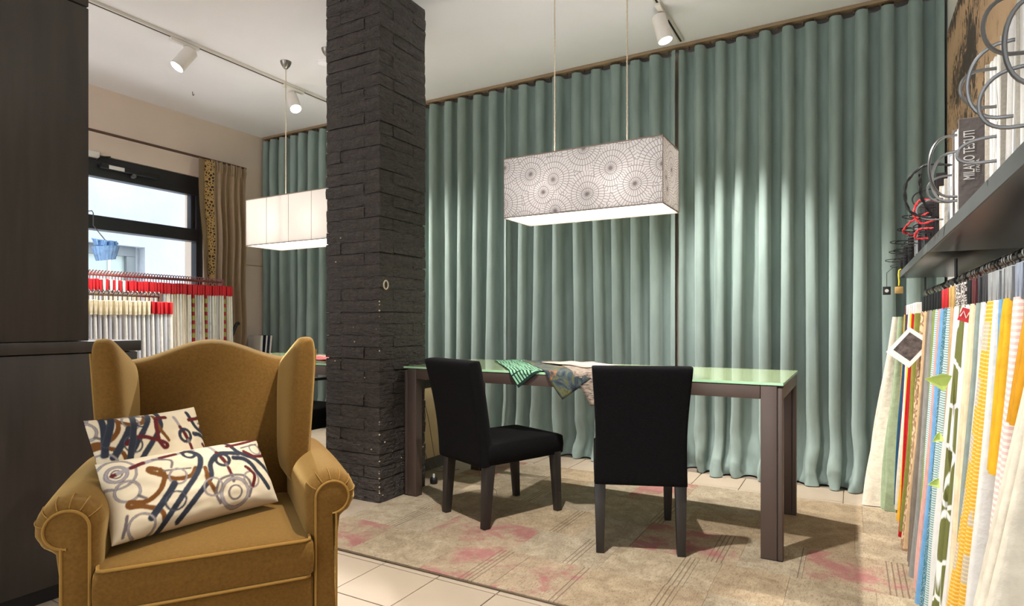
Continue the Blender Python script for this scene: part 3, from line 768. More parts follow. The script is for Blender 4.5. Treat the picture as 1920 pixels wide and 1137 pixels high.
def pillow(label, TL, TR, BR, BL, w_, h_, T, draw, seed):
    cv = Canvas(w_*100, h_*100, 12, CREAM); draw(cv)
    pa = np.pad(cv.a, ((1,1),(1,1),(0,0)), 'edge'); cv.a = sum(pa[i:i+cv.ny, j:j+cv.nx] for i in range(3) for j in range(3))/9
    TL, TR, BR, BL = map(Vector, (TL, TR, BR, BL))
    nrm = (TR-TL).cross(BL-TL).normalized()
    ctr = (TL+TR+BL+BR)/4
    o0 = Vector((ctr.x, ctr.y, min(BL.z, BR.z)))
    def base(u, v):
        s, t = (u+1)/2, (1-v)/2                    # t 0 at top
        pin = .035*(1-abs(v)**2)*abs(u)**6, .045*(1-abs(u)**2)*abs(v)**6
        p = (TL*(1-s)+TR*s)*(1-t)+(BL*(1-s)+BR*s)*t
        p = p + (ctr-p)*(pin[0]+pin[1])
        return p-o0
    def th(u, v):
        return T*(1+.10*noise.noise(Vector((u*2.2+seed, v*2.2, .3))) + .05*noise.noise(Vector((u*6, v*5, seed))))
    mb = inflate(base, lambda u, v: nrm, 300, 150, th, 2.3)
    me = bpy.data.meshes.new('pillow'); me.from_pydata(mb.v, [], mb.f); me.materials.append(pm)
    ca = me.color_attributes.new('print', 'FLOAT_COLOR', 'POINT'); W = 301; Hn = 151
    cols = np.ones((len(mb.v), 4), np.float32)
    a = np.sin((np.arange(W)/300*2-1)*PI/2); b = np.sin((np.arange(Hn)/150*2-1)*PI/2)
    ix = np.clip(((a+1)/2*cv.nx).astype(int), 0, cv.nx-1); iy = np.clip(((1-b)/2*cv.ny).astype(int), 0, cv.ny-1)
    img = cv.a[np.ix_(iy, ix)].reshape(-1, 3)
    cols[:W*Hn, :3] = img; cols[W*Hn:, :3] = img
    ca.data.foreach_set('color', cols.ravel())
    bm = bmesh.new(); bm.from_mesh(me); bmesh.ops.remove_doubles(bm, verts=bm.verts, dist=1e-6); bmesh.ops.recalc_face_normals(bm, faces=bm.faces); bm.to_mesh(me); bm.free()
    me.polygons.foreach_set('use_smooth', [True]*len(me.polygons))
    Rm = Matrix.Rotation(AR, 4, 'Z')
    o = link('pillow', me); o.rotation_euler = (0, 0, AR); o.location = Vector((-1.475, .998, 0))+Rm@o0
    return tag(o, label, 'pillow', 'printed pillows on the armchair')
def d1(cv): print_motif(cv, 0, .5); print_motif2(cv, 29, 2.0)
def d2(cv): print_motif2(cv, 25, 4, 1); print_motif(cv, -6, -7); cv.line([(4,-1),(1,11)], 1.4, NAVY, (70,74,84)); cv.line([(7,9),(11,7.5),(17,10),(19,11.5),(17.4,12),(16.5,9),(18.5,3),(22,2.5)], 1.0, BURG); cv.line([(13,-1),(6,15)], 1.5, NAVY, (70,74,84)); cv.line([(7,-1),(2,8)], 1.5, NAVY, (70,74,84)); cv.ring(13.5,2.5,2.2,.4,NAVY)
pillow('rectangular cream pillow with bridle print lying in front on the armchair seat', (-.279,.166,.618), (.132,.386,.612), (.192,.285,.425), (-.228,.06,.425), .47, .235, .14, d1, 3)
pillow('cream bridle print pillow standing behind the other one in the armchair', (-.315,.235,.728), (-.052,.46,.722), (.01,.40,.44), (-.235,.19,.45), .36, .30, .11, d2, 9)

# ------------------------------------------------------------------ fabric pieces on the table
def draped(name, label, E, ang, hw_, Lg, z, mat, paint=None, zig=0, yedge=TY0-.006):
    u = Vector((math.cos(ang), math.sin(ang))); wv = Vector((-u.y, u.x))
    nu_, nv_ = (320, 92) if paint is not None else (60, 14)
    def fn(a, b):
        p = Vector(E)-u*Lg*(1-a)+wv*hw_*(b*2-1)
        if zig: p += wv*(.004*(abs((a*Lg*60) % 2-1)-.5))*(1 if b > .98 or b < .02 else 0)
        lift = .006*noise.noise(Vector((p.x*9, p.y*9, z*40)))+.004
        zz = z+max(0, lift)
        x, y = p.x, p.y
        if y < yedge+.015:
            dd = yedge+.015-y; r = .02
            if dd < r*PI/2: y = yedge+.015-r*math.sin(dd/r); zz = zz-r*(1-math.cos(dd/r))
            else: y = yedge+.015-r-.01*noise.noise(Vector((x*8, dd*6, 1))); zz = zz-r-(dd-r*PI/2)
        return (x, y, zz)
    mb = MB(); mb.grid(fn, nu_, nv_)
    me = bpy.data.meshes.new(name); me.from_pydata(mb.v, [], mb.f); me.materials.append(mat)
    if paint is not None:
        ca = me.color_attributes.new('print', 'FLOAT_COLOR', 'POINT'); cols = np.ones((len(mb.v), 4), np.float32)
        ny_, nx_ = paint.shape[:2]
        for j in range(nv_+1):
            for i in range(nu_+1): cols[j*(nu_+1)+i, :3] = paint[min(ny_-1, int(j/nv_*ny_)), min(nx_-1, int(i/nu_*nx_))]
        ca.data.foreach_set('color', cols.ravel())
    me.polygons.foreach_set('use_smooth', [True]*len(me.polygons))
    o = link(name, me); sm = o.modifiers.new('thickness', 'SOLIDIFY'); sm.thickness = .0022; sm.offset = 1
    return tag(o, label, 'fabric')
def maze(nx_, ny_):
    a = np.zeros((ny_, nx_, 3)); g = lin((138,190,152))[:3]; d = lin((26,44,40))[:3]; a[:] = g
    r = random.Random(4); B = 21
    for by in range(0, ny_, B):
        for bx_ in range(0, nx_, B):
            hz = r.random() < .5
            for k in range(B):
                for l in range(B):
                    y, x = by+k, bx_+l
                    if y >= ny_ or x >= nx_: continue
                    s, e = (k, l) if hz else (l, k)
                    if s % 7 < 3 or (e < 3): a[y, x] = d
    a[:3] = d; a[-3:] = d; a[:, :3] = d; a[:, -3:] = d; return a
vm = vcol_mat('woven_maze_fabric', .85)
draped('fabric_sample', 'green and black maze patterned fabric draped over the table edge', (-1.394, 2.685), math.atan2(-.804,.594), .108, .90, .7515, vm, maze(320, 92))
def paint_mat():
    m, nt, b = newmat('painterly_floral_fabric'); v = coords(nt)
    f = noise_(nt, v, 11, 4, .6, 1.2); g = noise_(nt, coords(nt, (1,1,1), (0,0,1)), 6, 3, .6, .8)
    c1 = ramp_(nt, f, [(.3, lin((22,20,18))), (.42, lin((34,44,54))), (.51, lin((62,76,80))), (.57, lin((98,98,56))), (.68, lin((40,36,26)))])
    c2 = mix_(nt, ramp_(nt, g, [(.60, (0,0,0,1)), (.70, (1,1,1,1))]), c1, lin((170,112,44)))
    nt.links.new(c2, b.inputs['Base Color']); b.inputs['Roughness'].default_value = .8; return m
draped('fabric_sample', 'dark blue and ochre painterly print fabric hanging over the table edge', (-1.16, 2.625), math.atan2(-.804,.594), .095, .95, .7550, paint_mat())
def grain_mat():
    m, nt, b = newmat('beige_woodgrain_fabric'); f = noise_(nt, coords(nt, (6,40,40), (0,0,.7)), 5, 5, .7, .5)
    nt.links.new(ramp_(nt, f, [(.38, lin((66,52,42))), (.5, lin((146,129,114))), (.7, lin((184,168,152)))]), b.inputs['Base Color']); b.inputs['Roughness'].default_value = .85; return m
gm = grain_mat()
draped('fabric_sample', 'beige woodgrain fabric with a zigzag cut edge, behind the right chair', (-.985, 2.60), math.atan2(-.85,.53), .115, .86, .7580, gm, zig=1)
draped('fabric_sample', 'pale folded woodgrain fabric lying on top at the back of the table', (-1.15, 3.02), math.atan2(-.5,.87), .11, .42, .7640, M('pale_linen', (158,147,136), .9, var=.15, vs=14, stretch=(1,8,1)), zig=1)
draped('fabric_sample', 'pink and red fabric piece on the table behind the pillar', (-2.95, 2.95), math.atan2(-.2,.95), .14, .5, .7515, M('pink_red_print', (226,120,120), .8, var=.35, vs=12), yedge=2.6)

# ------------------------------------------------------------------ low cream cabinet and cables behind the pillar
cc = thing('low_cabinet', 'low cream painted cabinet standing behind the black pillar', 'cabinet', (-2.46, 3.0, 0))
MB().box(-.22, -.006, 0, .62, .09, .555).build('body', MAT['cream'], cc, bevel=.003)
MB().box(-.006, 0, .004, .616, .094, .55).build('front_panel', MAT['cream'], cc, bevel=.001)
MB().box(-.225, .006, -.006, .626, .62, .645).build('top', MAT['cream'], cc, bevel=.003)
MB().box(-.22, -.05, .01, .61, .555, .62).build('recess', MAT['bronze_d'], cc, smooth=False)
MB().box(-.21, -.03, .02, .60, 0, .09).build('plinth', M('grey_plinth', (96,94,92), .6), cc, smooth=False)
def cable(label, pts, r=.0022):
    o = MB().tube(smooth_pts([tuple(p) for p in pts], 6), r, 6).build('cable', MAT['cable']); return tag(o, label, 'cable', 'loose cables')
cable('thin grey cable hanging in front of the cream cabinet, nearer the pillar', [(-2.448,3.08,.64),(-2.44,3.10,.56),(-2.43,3.16,.40),(-2.43,3.12,.28),(-2.43,3.16,.14),(-2.40,3.22,.02),(-2.30,3.36,.012)])
cable('thin grey cable hanging in front of the cream cabinet, farther from the pillar', [(-2.448,3.06,.64),(-2.44,3.14,.52),(-2.435,3.20,.36),(-2.435,3.24,.2),(-2.41,3.26,.05),(-2.36,3.32,.012)])
cable('pale cable trailing over the rug under the table', [(-2.20,3.40,.30),(-2.16,3.38,.12),(-2.10,3.30,.016),(-1.98,3.14,.013),(-1.84,3.06,.013),(-1.78,2.98,.013)], .0018)
pl = thing('floor_plug', 'black and white plug lying at the foot of the pillar', 'plug', (-2.235, 2.99, .0))
MB().lathe([(.02,0.011),(.024,.02),(.024,.04),(.018,.048)], (0,0,0), 14).build('socket', MAT['black'], pl)
MB().cyl((0,-.0,.048), (0,-.0,.07), .007, 10).build('pin', MAT['white'], pl)

# ------------------------------------------------------------------ dark cabinet at the left
cab = thing('tall_cabinet', 'tall dark oak cabinet with a projecting lower unit behind the armchair', 'cabinet', (-2.48, .1, 0))
MB().box(-.55, 0, 0, 1.262, .06, .885).build('lower_body', MAT['wood_dark'], cab, bevel=.003)
MB().box(-.555, .006, 0, 1.274, .888, .930).build('ledge', MAT['wood_dark'], cab, bevel=.003)
MB().box(-.50, -.002, .0, 1.087, .932, 2.172).build('upper_panel', MAT['wood_dark'], cab, bevel=.003)
MB().box(-.50, -.002, .0, 1.087, 2.178, HC-.01).build('top_panel', MAT['wood_dark'], cab, bevel=.003)
MB().box(-.52, -.03, .02, 1.24, 0, .06).build('plinth', MAT['black'], cab, smooth=False)

# ------------------------------------------------------------------ hanging samples
def cloth_mat(name, rgb, **k): return M(name, rgb, bump=k.pop('bump', (40,.35,.008)), rough=k.pop('rough', .85), var=k.pop('var', .12), vs=k.pop('vs', 30), spec=.15, **k)
def vor_mat(name, c1, c2, scale, thr, feat='DISTANCE_TO_EDGE', st=(1,1,1)):
    m, nt, b = newmat(name); vo = N(nt, 'ShaderNodeTexVoronoi', feature=feat); vo.inputs['Scale'].default_value = scale
    nt.links.new(coords(nt, st), vo.inputs['Vector'])
    nt.links.new(ramp_(nt, vo.outputs[0], [(thr, lin(c1)), (thr+.03, lin(c2))]), b.inputs['Base Color']); b.inputs['Roughness'].default_value = .85; return m
def stripe_mat(name, c1, c2, scale, duty=.5, axis=2):
    m, nt, b = newmat(name); sp = N(nt, 'ShaderNodeSeparateXYZ'); nt.links.new(coords(nt), sp.inputs[0])
    f = math_(nt, 'FRACT', math_(nt, 'MULTIPLY', sp.outputs[axis], scale))
    nt.links.new(mix_(nt, math_(nt, 'LESS_THAN', f, duty), lin(c1), lin(c2)), b.inputs['Base Color']); b.inputs['Roughness'].default_value = .85; return m
def block_mat():
    m, nt, b = newmat('yellow_block_weave'); sp = N(nt, 'ShaderNodeSeparateXYZ'); nt.links.new(coords(nt), sp.inputs[0])
    band = math_(nt, 'FRACT', math_(nt, 'MULTIPLY', sp.outputs[2], 8.5))
    side = math_(nt, 'FRACT', math_(nt, 'MULTIPLY', math_(nt, 'ADD', sp.outputs[0], sp.outputs[1]), 9))
    blk = math_(nt, 'MULTIPLY', math_(nt, 'LESS_THAN', band, .5), math_(nt, 'LESS_THAN', side, .5))
    thread = math_(nt, 'LESS_THAN', math_(nt, 'FRACT', math_(nt, 'MULTIPLY', sp.outputs[2], 120)), .35)
    c = mix_(nt, blk, lin((226,168,40)), lin((196,180,160))); c = mix_(nt, math_(nt, 'MULTIPLY', thread, .5), c, lin((246,226,160)))
    nt.links.new(c, b.inputs['Base Color']); b.inputs['Roughness'].default_value = .85; return m
CM = dict(
    cream=cloth_mat('cream_cloth', (220,210,190)), white=cloth_mat('white_cloth', (226,223,216), var=.05), linen=cloth_mat('linen_cloth', (220,206,182), stretch=(1,1,.15)),
    gold=cloth_mat('gold_satin_cloth', (206,146,36), rough=.4), mustard=cloth_mat('mustard_cloth', (226,172,44), rough=.6), maroon=cloth_mat('maroon_cloth', (110,44,50)),
    red=cloth_mat('red_velvet_cloth', (170,22,30), sheen=.4, sheen_rgb=(255,90,80)), navy=cloth_mat('navy_cloth', (32,72,98)), taupe=cloth_mat('taupe_cloth', (122,110,98)), brown=cloth_mat('brown_cloth', (108,96,84)),
    grey=cloth_mat('grey_cloth', (142,140,134)), sage=cloth_mat('sage_cloth', (150,164,132)), blue=cloth_mat('blue_cloth', (112,160,200)), teal=vor_mat('teal_dotted_cloth', (196,214,214), (62,116,132), 260, .3, 'F1'),
    rose=cloth_mat('rose_cloth', (196,150,140)), olive=cloth_mat('olive_cloth', (132,130,62)), boucle=vor_mat('sand_boucle_cloth', (150,116,84), (214,184,148), 60, .12, st=(1,1,.6)),
    lattice=vor_mat('green_cloth_with_white_lines', (238,236,228), (110,112,56), 9, .035), block=block_mat(), greygreen=cloth_mat('grey_green_cloth', (142,154,146)),
    floral=cloth_mat('cream_floral_cloth', (232,212,176), var=.2, vs=14), silver=cloth_mat('silver_pattern_cloth', (212,210,208), var=.25, vs=22), pinkst=stripe_mat('pink_striped_cloth', (236,196,186), (244,232,220), 90),
    tealstripe=stripe_mat('teal_silver_woven_cloth', (120,160,160), (214,220,214), 140), sand=cloth_mat('sand_cloth', (196,164,124)), green=cloth_mat('moss_green_cloth', (126,142,70)))
HM = dict(black=cloth_mat('black_card_header', (38,40,40), var=.1), dark=cloth_mat('dark_grey_header', (66,66,68)), grey=cloth_mat('grey_header', (150,152,152)), bluegrey=cloth_mat('blue_grey_header', (140,148,162)),
    red=MAT['red'], white=cloth_mat('white_header', (238,232,220), var=.04), kraft=cloth_mat('kraft_header', (196,160,100)), lace=vor_mat('lace_pattern_header', (60,56,56), (226,214,204), 120, .1), maroon=cloth_mat('maroon_header', (92,50,52)))
def cloth_mesh(xt, xbm, xback, T, zt, zb, seed, mat, front=-1, wav=1):
    """cloth folded over a hanger in soft lobes; local y centred; front edge at x=xt (top) .. xbm (bottom)"""
    r = random.Random(seed); rings = []; nz = 16; npx = 5
    nl = max(1, min(4, int(round(T/.026))))
    p1, p2 = r.uniform(0, 6), r.uniform(0, 6); lo = [r.uniform(-.012, .012)*wav for _ in range(nl)]; lp = [r.uniform(0, 6) for _ in range(nl)]
    for k in range(nz+1):
        f = k/nz; z = zt+(zb-zt)*f; xf = xt+(xbm-xt)*f**1.1; t = T*(.66+.5*f**.6)
        def mid(x): return .16*T*wav*(math.sin(p1+18*x+2.4*f)*f+.6*math.sin(p2+40*x+3*z)*f)
        R_ = []
        for i in range(npx, 0, -1): x = xf+(xback-xf)*i/npx; R_.append((x, mid(x)-t*.5*(.8+.2*i/npx), z))
        for q in range(nl):
            y0 = -t*.47+t*.94*q/nl; y1 = -t*.47+t*.94*(q+1)/nl; hw_ = (y1-y0)/2
            xo = front*(-lo[q])*f + .005*wav*math.sin(lp[q]+7*z)*f
            R_.append((xf-front*hw_*1.1, y0+mid(xf), z))
            for th in (-60, -20, 20, 60):
                a_ = math.radians(th); R_.append((xf+xo+front*hw_*.8*math.cos(a_), (y0+y1)/2+hw_*math.sin(a_)*.98+mid(xf), z))
        R_.append((xf-front*hw_*1.1, t*.47+mid(xf), z))
        for i in range(1, npx+1): x = xf+(xback-xf)*i/npx; R_.append((x, mid(x)+t*.5*(.8+.2*i/npx), z))
        rings.append(R_)
    o = MB().loft(rings).build('cloth', mat, ang=75); me = o.data; bpy.data.objects.remove(o); return me
rail_r = thing('hanging_rail', 'steel rail under the right hand shelves holding fabric samples', 'rail', (.33, 0, 1.150))
MB().cyl((0,.4,0), (0,3.80,0), .007, 10).build('bar', MAT['nickel'], rail_r)
for y in (.5, 1.6, 2.7, 3.75): MB().cyl((0,y,0), (0,y,SZ0-1.150), .005, 8).build('bracket', MAT['dwire'], rail_r)
def sample(label, y, cm, hm, T=.07, xt=.25, xb=.20, zb=.065, seed=0, hz=(1.040, 1.104), lean=0, group='fabric samples hanging under the right shelves'):
    t = thing('fabric_sample', label, 'fabric sample', (0, y, 0), lean, group)
    link('cloth', cloth_mesh(xt+.003, xb, .435, T, hz[0]+.004, zb, seed, CM[cm]), t)
    nh = 2 if T > .05 else 1
    for k in range(nh):
        yy = (k-(nh-1)/2)*T*.45
        MB().box(xt, .42, yy-T*.17, yy+T*.17, hz[0], hz[1]).build('header', HM[hm], t, bevel=.002, seg=1)
        hk = [(.33, yy, hz[1])]+[(.33-.013*math.cos(a), yy, 1.150+.013*math.sin(a)) for a in [math.radians(q) for q in range(-60, 200, 26)]]
        MB().tube(hk, .0022, 6).build('hook', MAT['nickel'] if (seed % 3) else MAT['dwire'], t)
    return t
SL = [  # y, cloth, header, thickness, label
 (1.13,'cream','grey',.09,'cream cloth sample closest to the camera at the right edge'),
 (1.245,'gold','bluegrey',.09,'shiny gold satin sample next to the nearest cream cloth'),
 (1.335,'pinkst','bluegrey',.06,'pink and cream striped fabric sample'),
 (1.415,'mustard','grey',.06,'plain bright yellow fabric sample hanging near the front'),
 (1.462,'blue','grey',.03,'narrow light blue sample beside the plain yellow one'),
 (1.505,'white','grey',.035,'narrow white sample edged against the yellow block weave'),
 (1.560,'block','grey',.105,'yellow woven fabric sample with grey blocks'),
 (1.640,'silver','dark',.06,'silver white patterned sample just behind the yellow block weave'),
 (1.710,'greygreen','dark',.05,'grey green sample with frayed weave among cream samples'),
 (1.775,'floral','maroon',.06,'cream floral sample under a maroon header'),
 (1.845,'white','black',.055,'plain white sample under a black header'),
 (1.935,'lattice','lace',.085,'olive green sample with a white line network'),
 (2.030,'white','lace',.08,'wide plain white sample under a lace patterned header'),
 (2.115,'sand','kraft',.055,'sand sample under a kraft header'),
 (2.180,'tealstripe','kraft',.05,'teal and silver woven sample under a kraft header'),
 (2.250,'teal','red',.075,'speckled teal sample under a bright red header'),
 (2.330,'blue','red',.055,'wide sky blue sample beside the speckled teal one'),
 (2.400,'rose','black',.05,'dusty rose sample under a black header'),
 (2.470,'tealstripe','black',.055,'teal and silver woven sample under a black header'),
 (2.545,'green','black',.05,'moss green sample in the dark header group'),
 (2.630,'grey','black',.065,'plain grey sample in the dark header group'),
 (2.725,'taupe','black',.075,'taupe brown sample in the dark header group, longest there'),
 (2.83,'sand','black',.07,'plain sand sample in the dark header group'),
 (2.945,'boucle','black',.085,'sand boucle sample at the far end of the dark header group'),
 (3.06,'olive','white',.05,'olive sample between the boucle and the red velvet'),
 (3.17,'red','white',.085,'deep red velvet sample'),
 (3.28,'mustard','white',.05,'mustard sample beside the red velvet'),
 (3.37,'cream','white',.06,'cream sample in the far white header group'),
 (3.46,'maroon','white',.045,'maroon sample in the far white header group'),
 (3.54,'navy','white',.06,'navy blue sample near the far end'),
 (3.63,'gold','maroon',.06,'gold sample at the far end of the rail'),
]
for i, (y, cm_, hm_, T, lb) in enumerate(SL):
    far = y > 3.0
    sample(lb, y, cm_, hm_, T, xt=.25 if not far else .235, xb={1.13:.075,1.245:.242,1.335:.225,1.415:.240,1.462:.247,1.505:.19,1.56:.165}.get(y, .20), zb={1.245:.84,1.335:.55,1.415:.72,1.462:.80}.get(y, .065+.012*((i*7) % 5)), seed=i+1, hz=(1.040, 1.104) if not far else (1.035, 1.085))
# cream bundle reaching the floor at the far end, and a sage one
o = tag(link('fabric_bundle', cloth_mesh(.20, .075, .40, .11, 1.03, .004, 77, CM['cream'], wav=2)), 'long cream cloth bundle spilling onto the floor beside the curtain', 'fabric'); o.location = (0, 3.86, 0)
o = tag(link('fabric_bundle', cloth_mesh(.22, .13, .40, .06, 1.03, .012, 78, CM['sage'], wav=2)), 'sage green cloth bundle reaching the floor beside the cream one', 'fabric'); o.location = (0, 3.755, 0)
# photo card and paper tags
def flat_card(name, label, cat, c, w_, h_, rx, rz, mat, inner=None):
    t = thing(name, label, cat, c, rz); t.rotation_euler = (0, rx, rz)
    MB().box(-w_/2, w_/2, -.0012, .0012, -h_/2, h_/2).build('card', mat, t, smooth=False)
    if inner: MB().box(-w_*.36, w_*.36, -.0018, -.0012, -h_*.32, h_*.38).build('picture', inner, t, smooth=False)
    return t
flat_card('photo_card', 'white framed photo card stuck between the far samples', 'photo', (.20, 2.88, .90), .10, .13, math.radians(38), math.radians(-8), MAT['white'], cloth_mat('photo_print', (96,86,82), var=.6, vs=40))
yt = M('yellow_green_paper', (206,226,120), .7)
for k, (c, s, r_) in enumerate((((.205, 1.925, .85), .036, .5), ((.198, 1.925, .70), .018, -.3), ((.192, 1.925, .58), .018, .1))):
    lb = ('large folded yellow green paper tag beside the olive sample', 'small yellow paper tag sticking out below it', 'lowest yellow paper tag by the olive sample')[k]
    m_ = MB(); m_.add([(-s,0,-s*.5),(s*.5,-.004,-s*.7),(s*.5,.006,s*.6),(-s*.2,.0,s*.4),(-s*.2,.006,-.0)], [(0,1,4),(1,2,4),(2,3,4),(3,0,4)])
    o = m_.build('paper_tag', yt, smooth=False, loc=c); o.rotation_euler = (0, r_, .3); sm_ = o.modifiers.new('thickness', 'SOLIDIFY'); sm_.thickness = .001
    tag(o, lb, 'paper tag', 'yellow paper tags')
rt = thing('red_tag', 'small red tag with a white zigzag mark on the white sample', 'tag', (.238, 1.80, 1.018)); rt.rotation_euler = (0, .35, -.15)
MB().box(-.011, .014, -.0015, .0015, -.016, .016).build('card', MAT['red'], rt, smooth=False)
MB().tube([(-.008,-.002,-.006), (-.006,-.002,.008), (.004,-.002,-.006), (.006,-.002,.008)], .0016, 5).build('mark', MAT['white'], rt)

# ------------------------------------------------------------------ sample books on the shelves
def book(label, y0, y1, h, mat, pages, handle=None, xf=.225, xb=.455, tilt=0, cover=.004, loops=()):
    t = thing('sample_book', label, 'sample book', (0, (y0+y1)/2, SZ1+.0006), group='sample books on the right shelves')
    t.rotation_euler = (tilt, 0, 0); a = (y1-y0)/2
    MB().box(xf, xb, -a, -a+cover, 0, h).build('front_cover', mat, t, bevel=.0008, seg=1); MB().box(xf, xb, a-cover, a, 0, h).build('back_cover', mat, t, bevel=.0008, seg=1)
    nb = max(1, int((2*a-2*cover)/.016))
    for k in range(nb):
        q0 = -a+cover+(2*a-2*cover)*k/nb; q1 = q0+(2*a-2*cover)/nb-.0015
        MB().box(xf+.004+.003*(k % 2), xb-.004, q0, q1, .002, h-.006-.004*(k % 3)).build('page_block', pages, t, smooth=False)
    for (zl, zh, out, sk, r_) in loops:
        pts = []
        for k in range(17):
            th = -PI/2+PI*k/16
            pts.append((xf-out*math.cos(th)**.7 if math.cos(th) > 1e-6 else xf, sk*math.cos(th), (zl+zh)/2+(zh-zl)/2*math.sin(th)))
        pts = [(xf+.02, 0, zl)]+pts+[(xf+.02, 0, zh)]
        MB().tube(pts, r_, 7).build('wire_handle', MAT['steel'] if y0 < 2.2 else MAT['dwire'], t)
    return t
bw = cloth_mat('white_board_cover', (240,236,230), var=.04); bg_ = cloth_mat('grey_cloth_cover', (112,104,100), var=.06); bc = cloth_mat('canvas_cover', (196,188,174), var=.12, vs=200)
bk = cloth_mat('black_cover', (44,40,40)); bs = cloth_mat('silver_cover', (170,172,176), rough=.4); wp = cloth_mat('white_pages', (246,244,238), var=.03); dp = cloth_mat('dark_pages', (58,54,54))
book('thick white sample book nearest the right edge', .98, 1.10, .255, bw, wp, loops=((.05,.17,.045,0,.0032),))
book('canvas covered sample book with a steel wire loop near the right edge', 1.125, 1.215, .262, bc, wp, loops=((.03,.12,.05,.02,.0032), (.14,.23,.05,-.01,.0032)))
book('white sample book leaning beside the canvas one', 1.235, 1.29, .235, bw, wp, tilt=.10, loops=((.07,.19,.055,.015,.0032),))
book('tall canvas faced sample book with white page edges', 1.33, 1.47, .232, bc, wp, loops=((.03,.075,.05,.02,.0032), (.13,.20,.05,-.02,.0032)))
mb_ = book('dark grey sample book with white lettering on its cover', 1.762, 1.86, .215, bg_, wp, xf=.220, loops=((.04,.19,.055,-.02,.0034), (.03,.15,.045,.03,.0034)))
book('silver edged sample book behind the lettered grey one', 1.90, 1.99, .185, bs, wp, loops=((.05,.12,.05,0,.0028),))
book('slim pale sample book before the shelf joint', 2.06, 2.17, .135, bc, wp, loops=((.03,.09,.06,.01,.0026),))
book('dark sample book with a tilted cover near the shelf joint', 2.22, 2.27, .19, bk, dp, tilt=-.16, loops=((.09,.15,.06,.0,.0024),))
book('black sample set standing at the shelf joint', 2.36, 2.41, .10, bk, dp, loops=((.03,.06,.05,0,.0022),))
FAR = [(2.47,2.53,.135,-.05,'black'),(2.60,2.65,.17,-.28,'dark'),(2.74,2.79,.12,.0,'black'),(2.88,2.94,.15,-.22,'grey'),(3.05,3.10,.10,.1,'black'),(3.20,3.26,.13,-.15,'dark'),(3.36,3.42,.095,0,'black'),(3.52,3.58,.11,-.1,'dark'),(3.68,3.75,.07,0,'black')]
ordn = ['first','second','third','fourth','fifth','sixth','seventh','eighth','last']
for k, (a, b_, h, tl, m_) in enumerate(FAR):
    book('%s small %s sample set along the farther shelf, counted from the joint' % (ordn[k], {'black':'black','dark':'charcoal','grey':'grey'}[m_]), a, b_, h, {'black':bk,'dark':HM['dark'],'grey':bs}[m_], dp, xf=.222, tilt=tl,
         loops=((h*.30,h*.30+.014,.045,.02,.0018), (h*.68,h*.68+.016,.05+.01*(k % 3),-.015,.0018)))
def text(body, size, parent, loc, rot, mat, name):
    cu = bpy.data.curves.new(name, 'FONT'); cu.body = body; cu.size = size; cu.extrude = .0003; cu.align_x = 'LEFT'
    o = bpy.data.objects.new('tmp', cu); C.objects.link(o)
    me = bpy.data.meshes.new_from_object(o.evaluated_get(bpy.context.evaluated_depsgraph_get())); bpy.data.objects.remove(o)
    me.materials.clear(); me.materials.append(mat)
    q = link(name, me, parent, loc); q.rotation_euler = rot; return q
lt = text('MILANO TESSUTI', .031, mb_, (.2505, -.0495, .069), (PI/2, -PI/2, 0), MAT['white'], 'lettering')
lt.scale = (.49, 1, 1)
text('ITALIA', .0105, mb_, (.2605, -.0495, .085), (PI/2, -PI/2, 0), MAT['white'], 'small_lettering')
def rope(label, pts, r, mat):
    P_ = smooth_pts(pts, 10); m_ = MB()
    for ph in (0, PI):
        m_.tube([(p[0]+r*.5*math.cos(k*.9+ph), p[1]+r*.5*math.sin(k*.9+ph), p[2]+r*.4*math.sin(k*.9+ph)) for k, p in enumerate(P_)], r*.62, 6)
    return tag(m_.build('cord_loop', mat), label, 'cord', 'cord loops on the sample books')
rc = M('red_cord', (190,40,44), .6, var=.3, vs=200)
rope('twisted black cord looped over the silver edged book', [(.225,1.93,1.41),(.17,1.95,1.42),(.13,1.98,1.38),(.14,2.0,1.31),(.19,2.0,1.29),(.165,1.97,1.34),(.16,1.95,1.40)], .0042, MAT['black'])
rope('red cord hanging high beside the tilted dark book', [(.22,2.18,1.36),(.18,2.2,1.37),(.165,2.2,1.33),(.185,2.2,1.30),(.22,2.2,1.31)], .004, rc)
rope('red cord at the shelf joint', [(.225,2.33,1.30),(.19,2.34,1.30),(.18,2.35,1.275),(.214,2.35,1.272)], .004, rc)
rope('red cord along the first small sample set', [(.225,2.46,1.37),(.18,2.5,1.35),(.16,2.54,1.32),(.2,2.56,1.31)], .004, rc)
tg = thing('hanging_tag', 'yellow ribbon with a small wooden tag hanging at the far shelf end', 'tag', (.213, 3.70, 1.275))
MB().tube([(.01,0,.0),(0,0,-.005),(-.002,0,-.03),(.001,0,-.06),(0,0,-.085)], .004, 6).build('ribbon', M('yellow_ribbon', (232,206,40), .6), tg)
MB().box(-.018, .018, -.006, .006, -.125, -.09).build('wooden_tag', M('wood_tag', (206,164,96), .6), tg, bevel=.002)
tg = thing('hanging_tag', 'black square tag with a pale disc hanging beyond the yellow ribbon', 'tag', (.16, 3.72, 1.26))
MB().box(-.018, .018, -.004, .004, -.115, -.072).build('card', MAT['black'], tg, bevel=.002)
o = MB().lathe([(.009,0),(.009,.002)], (0,0,0), 18).build('disc', MAT['white'], tg, loc=(0,-.004,-.094)); o.rotation_euler = (PI/2, 0, 0)
MB().tube([(.06,0,.02),(.03,0,.03),(.0,0,.0),(0,0,-.072)], .0015, 5).build('string', MAT['black'], tg)

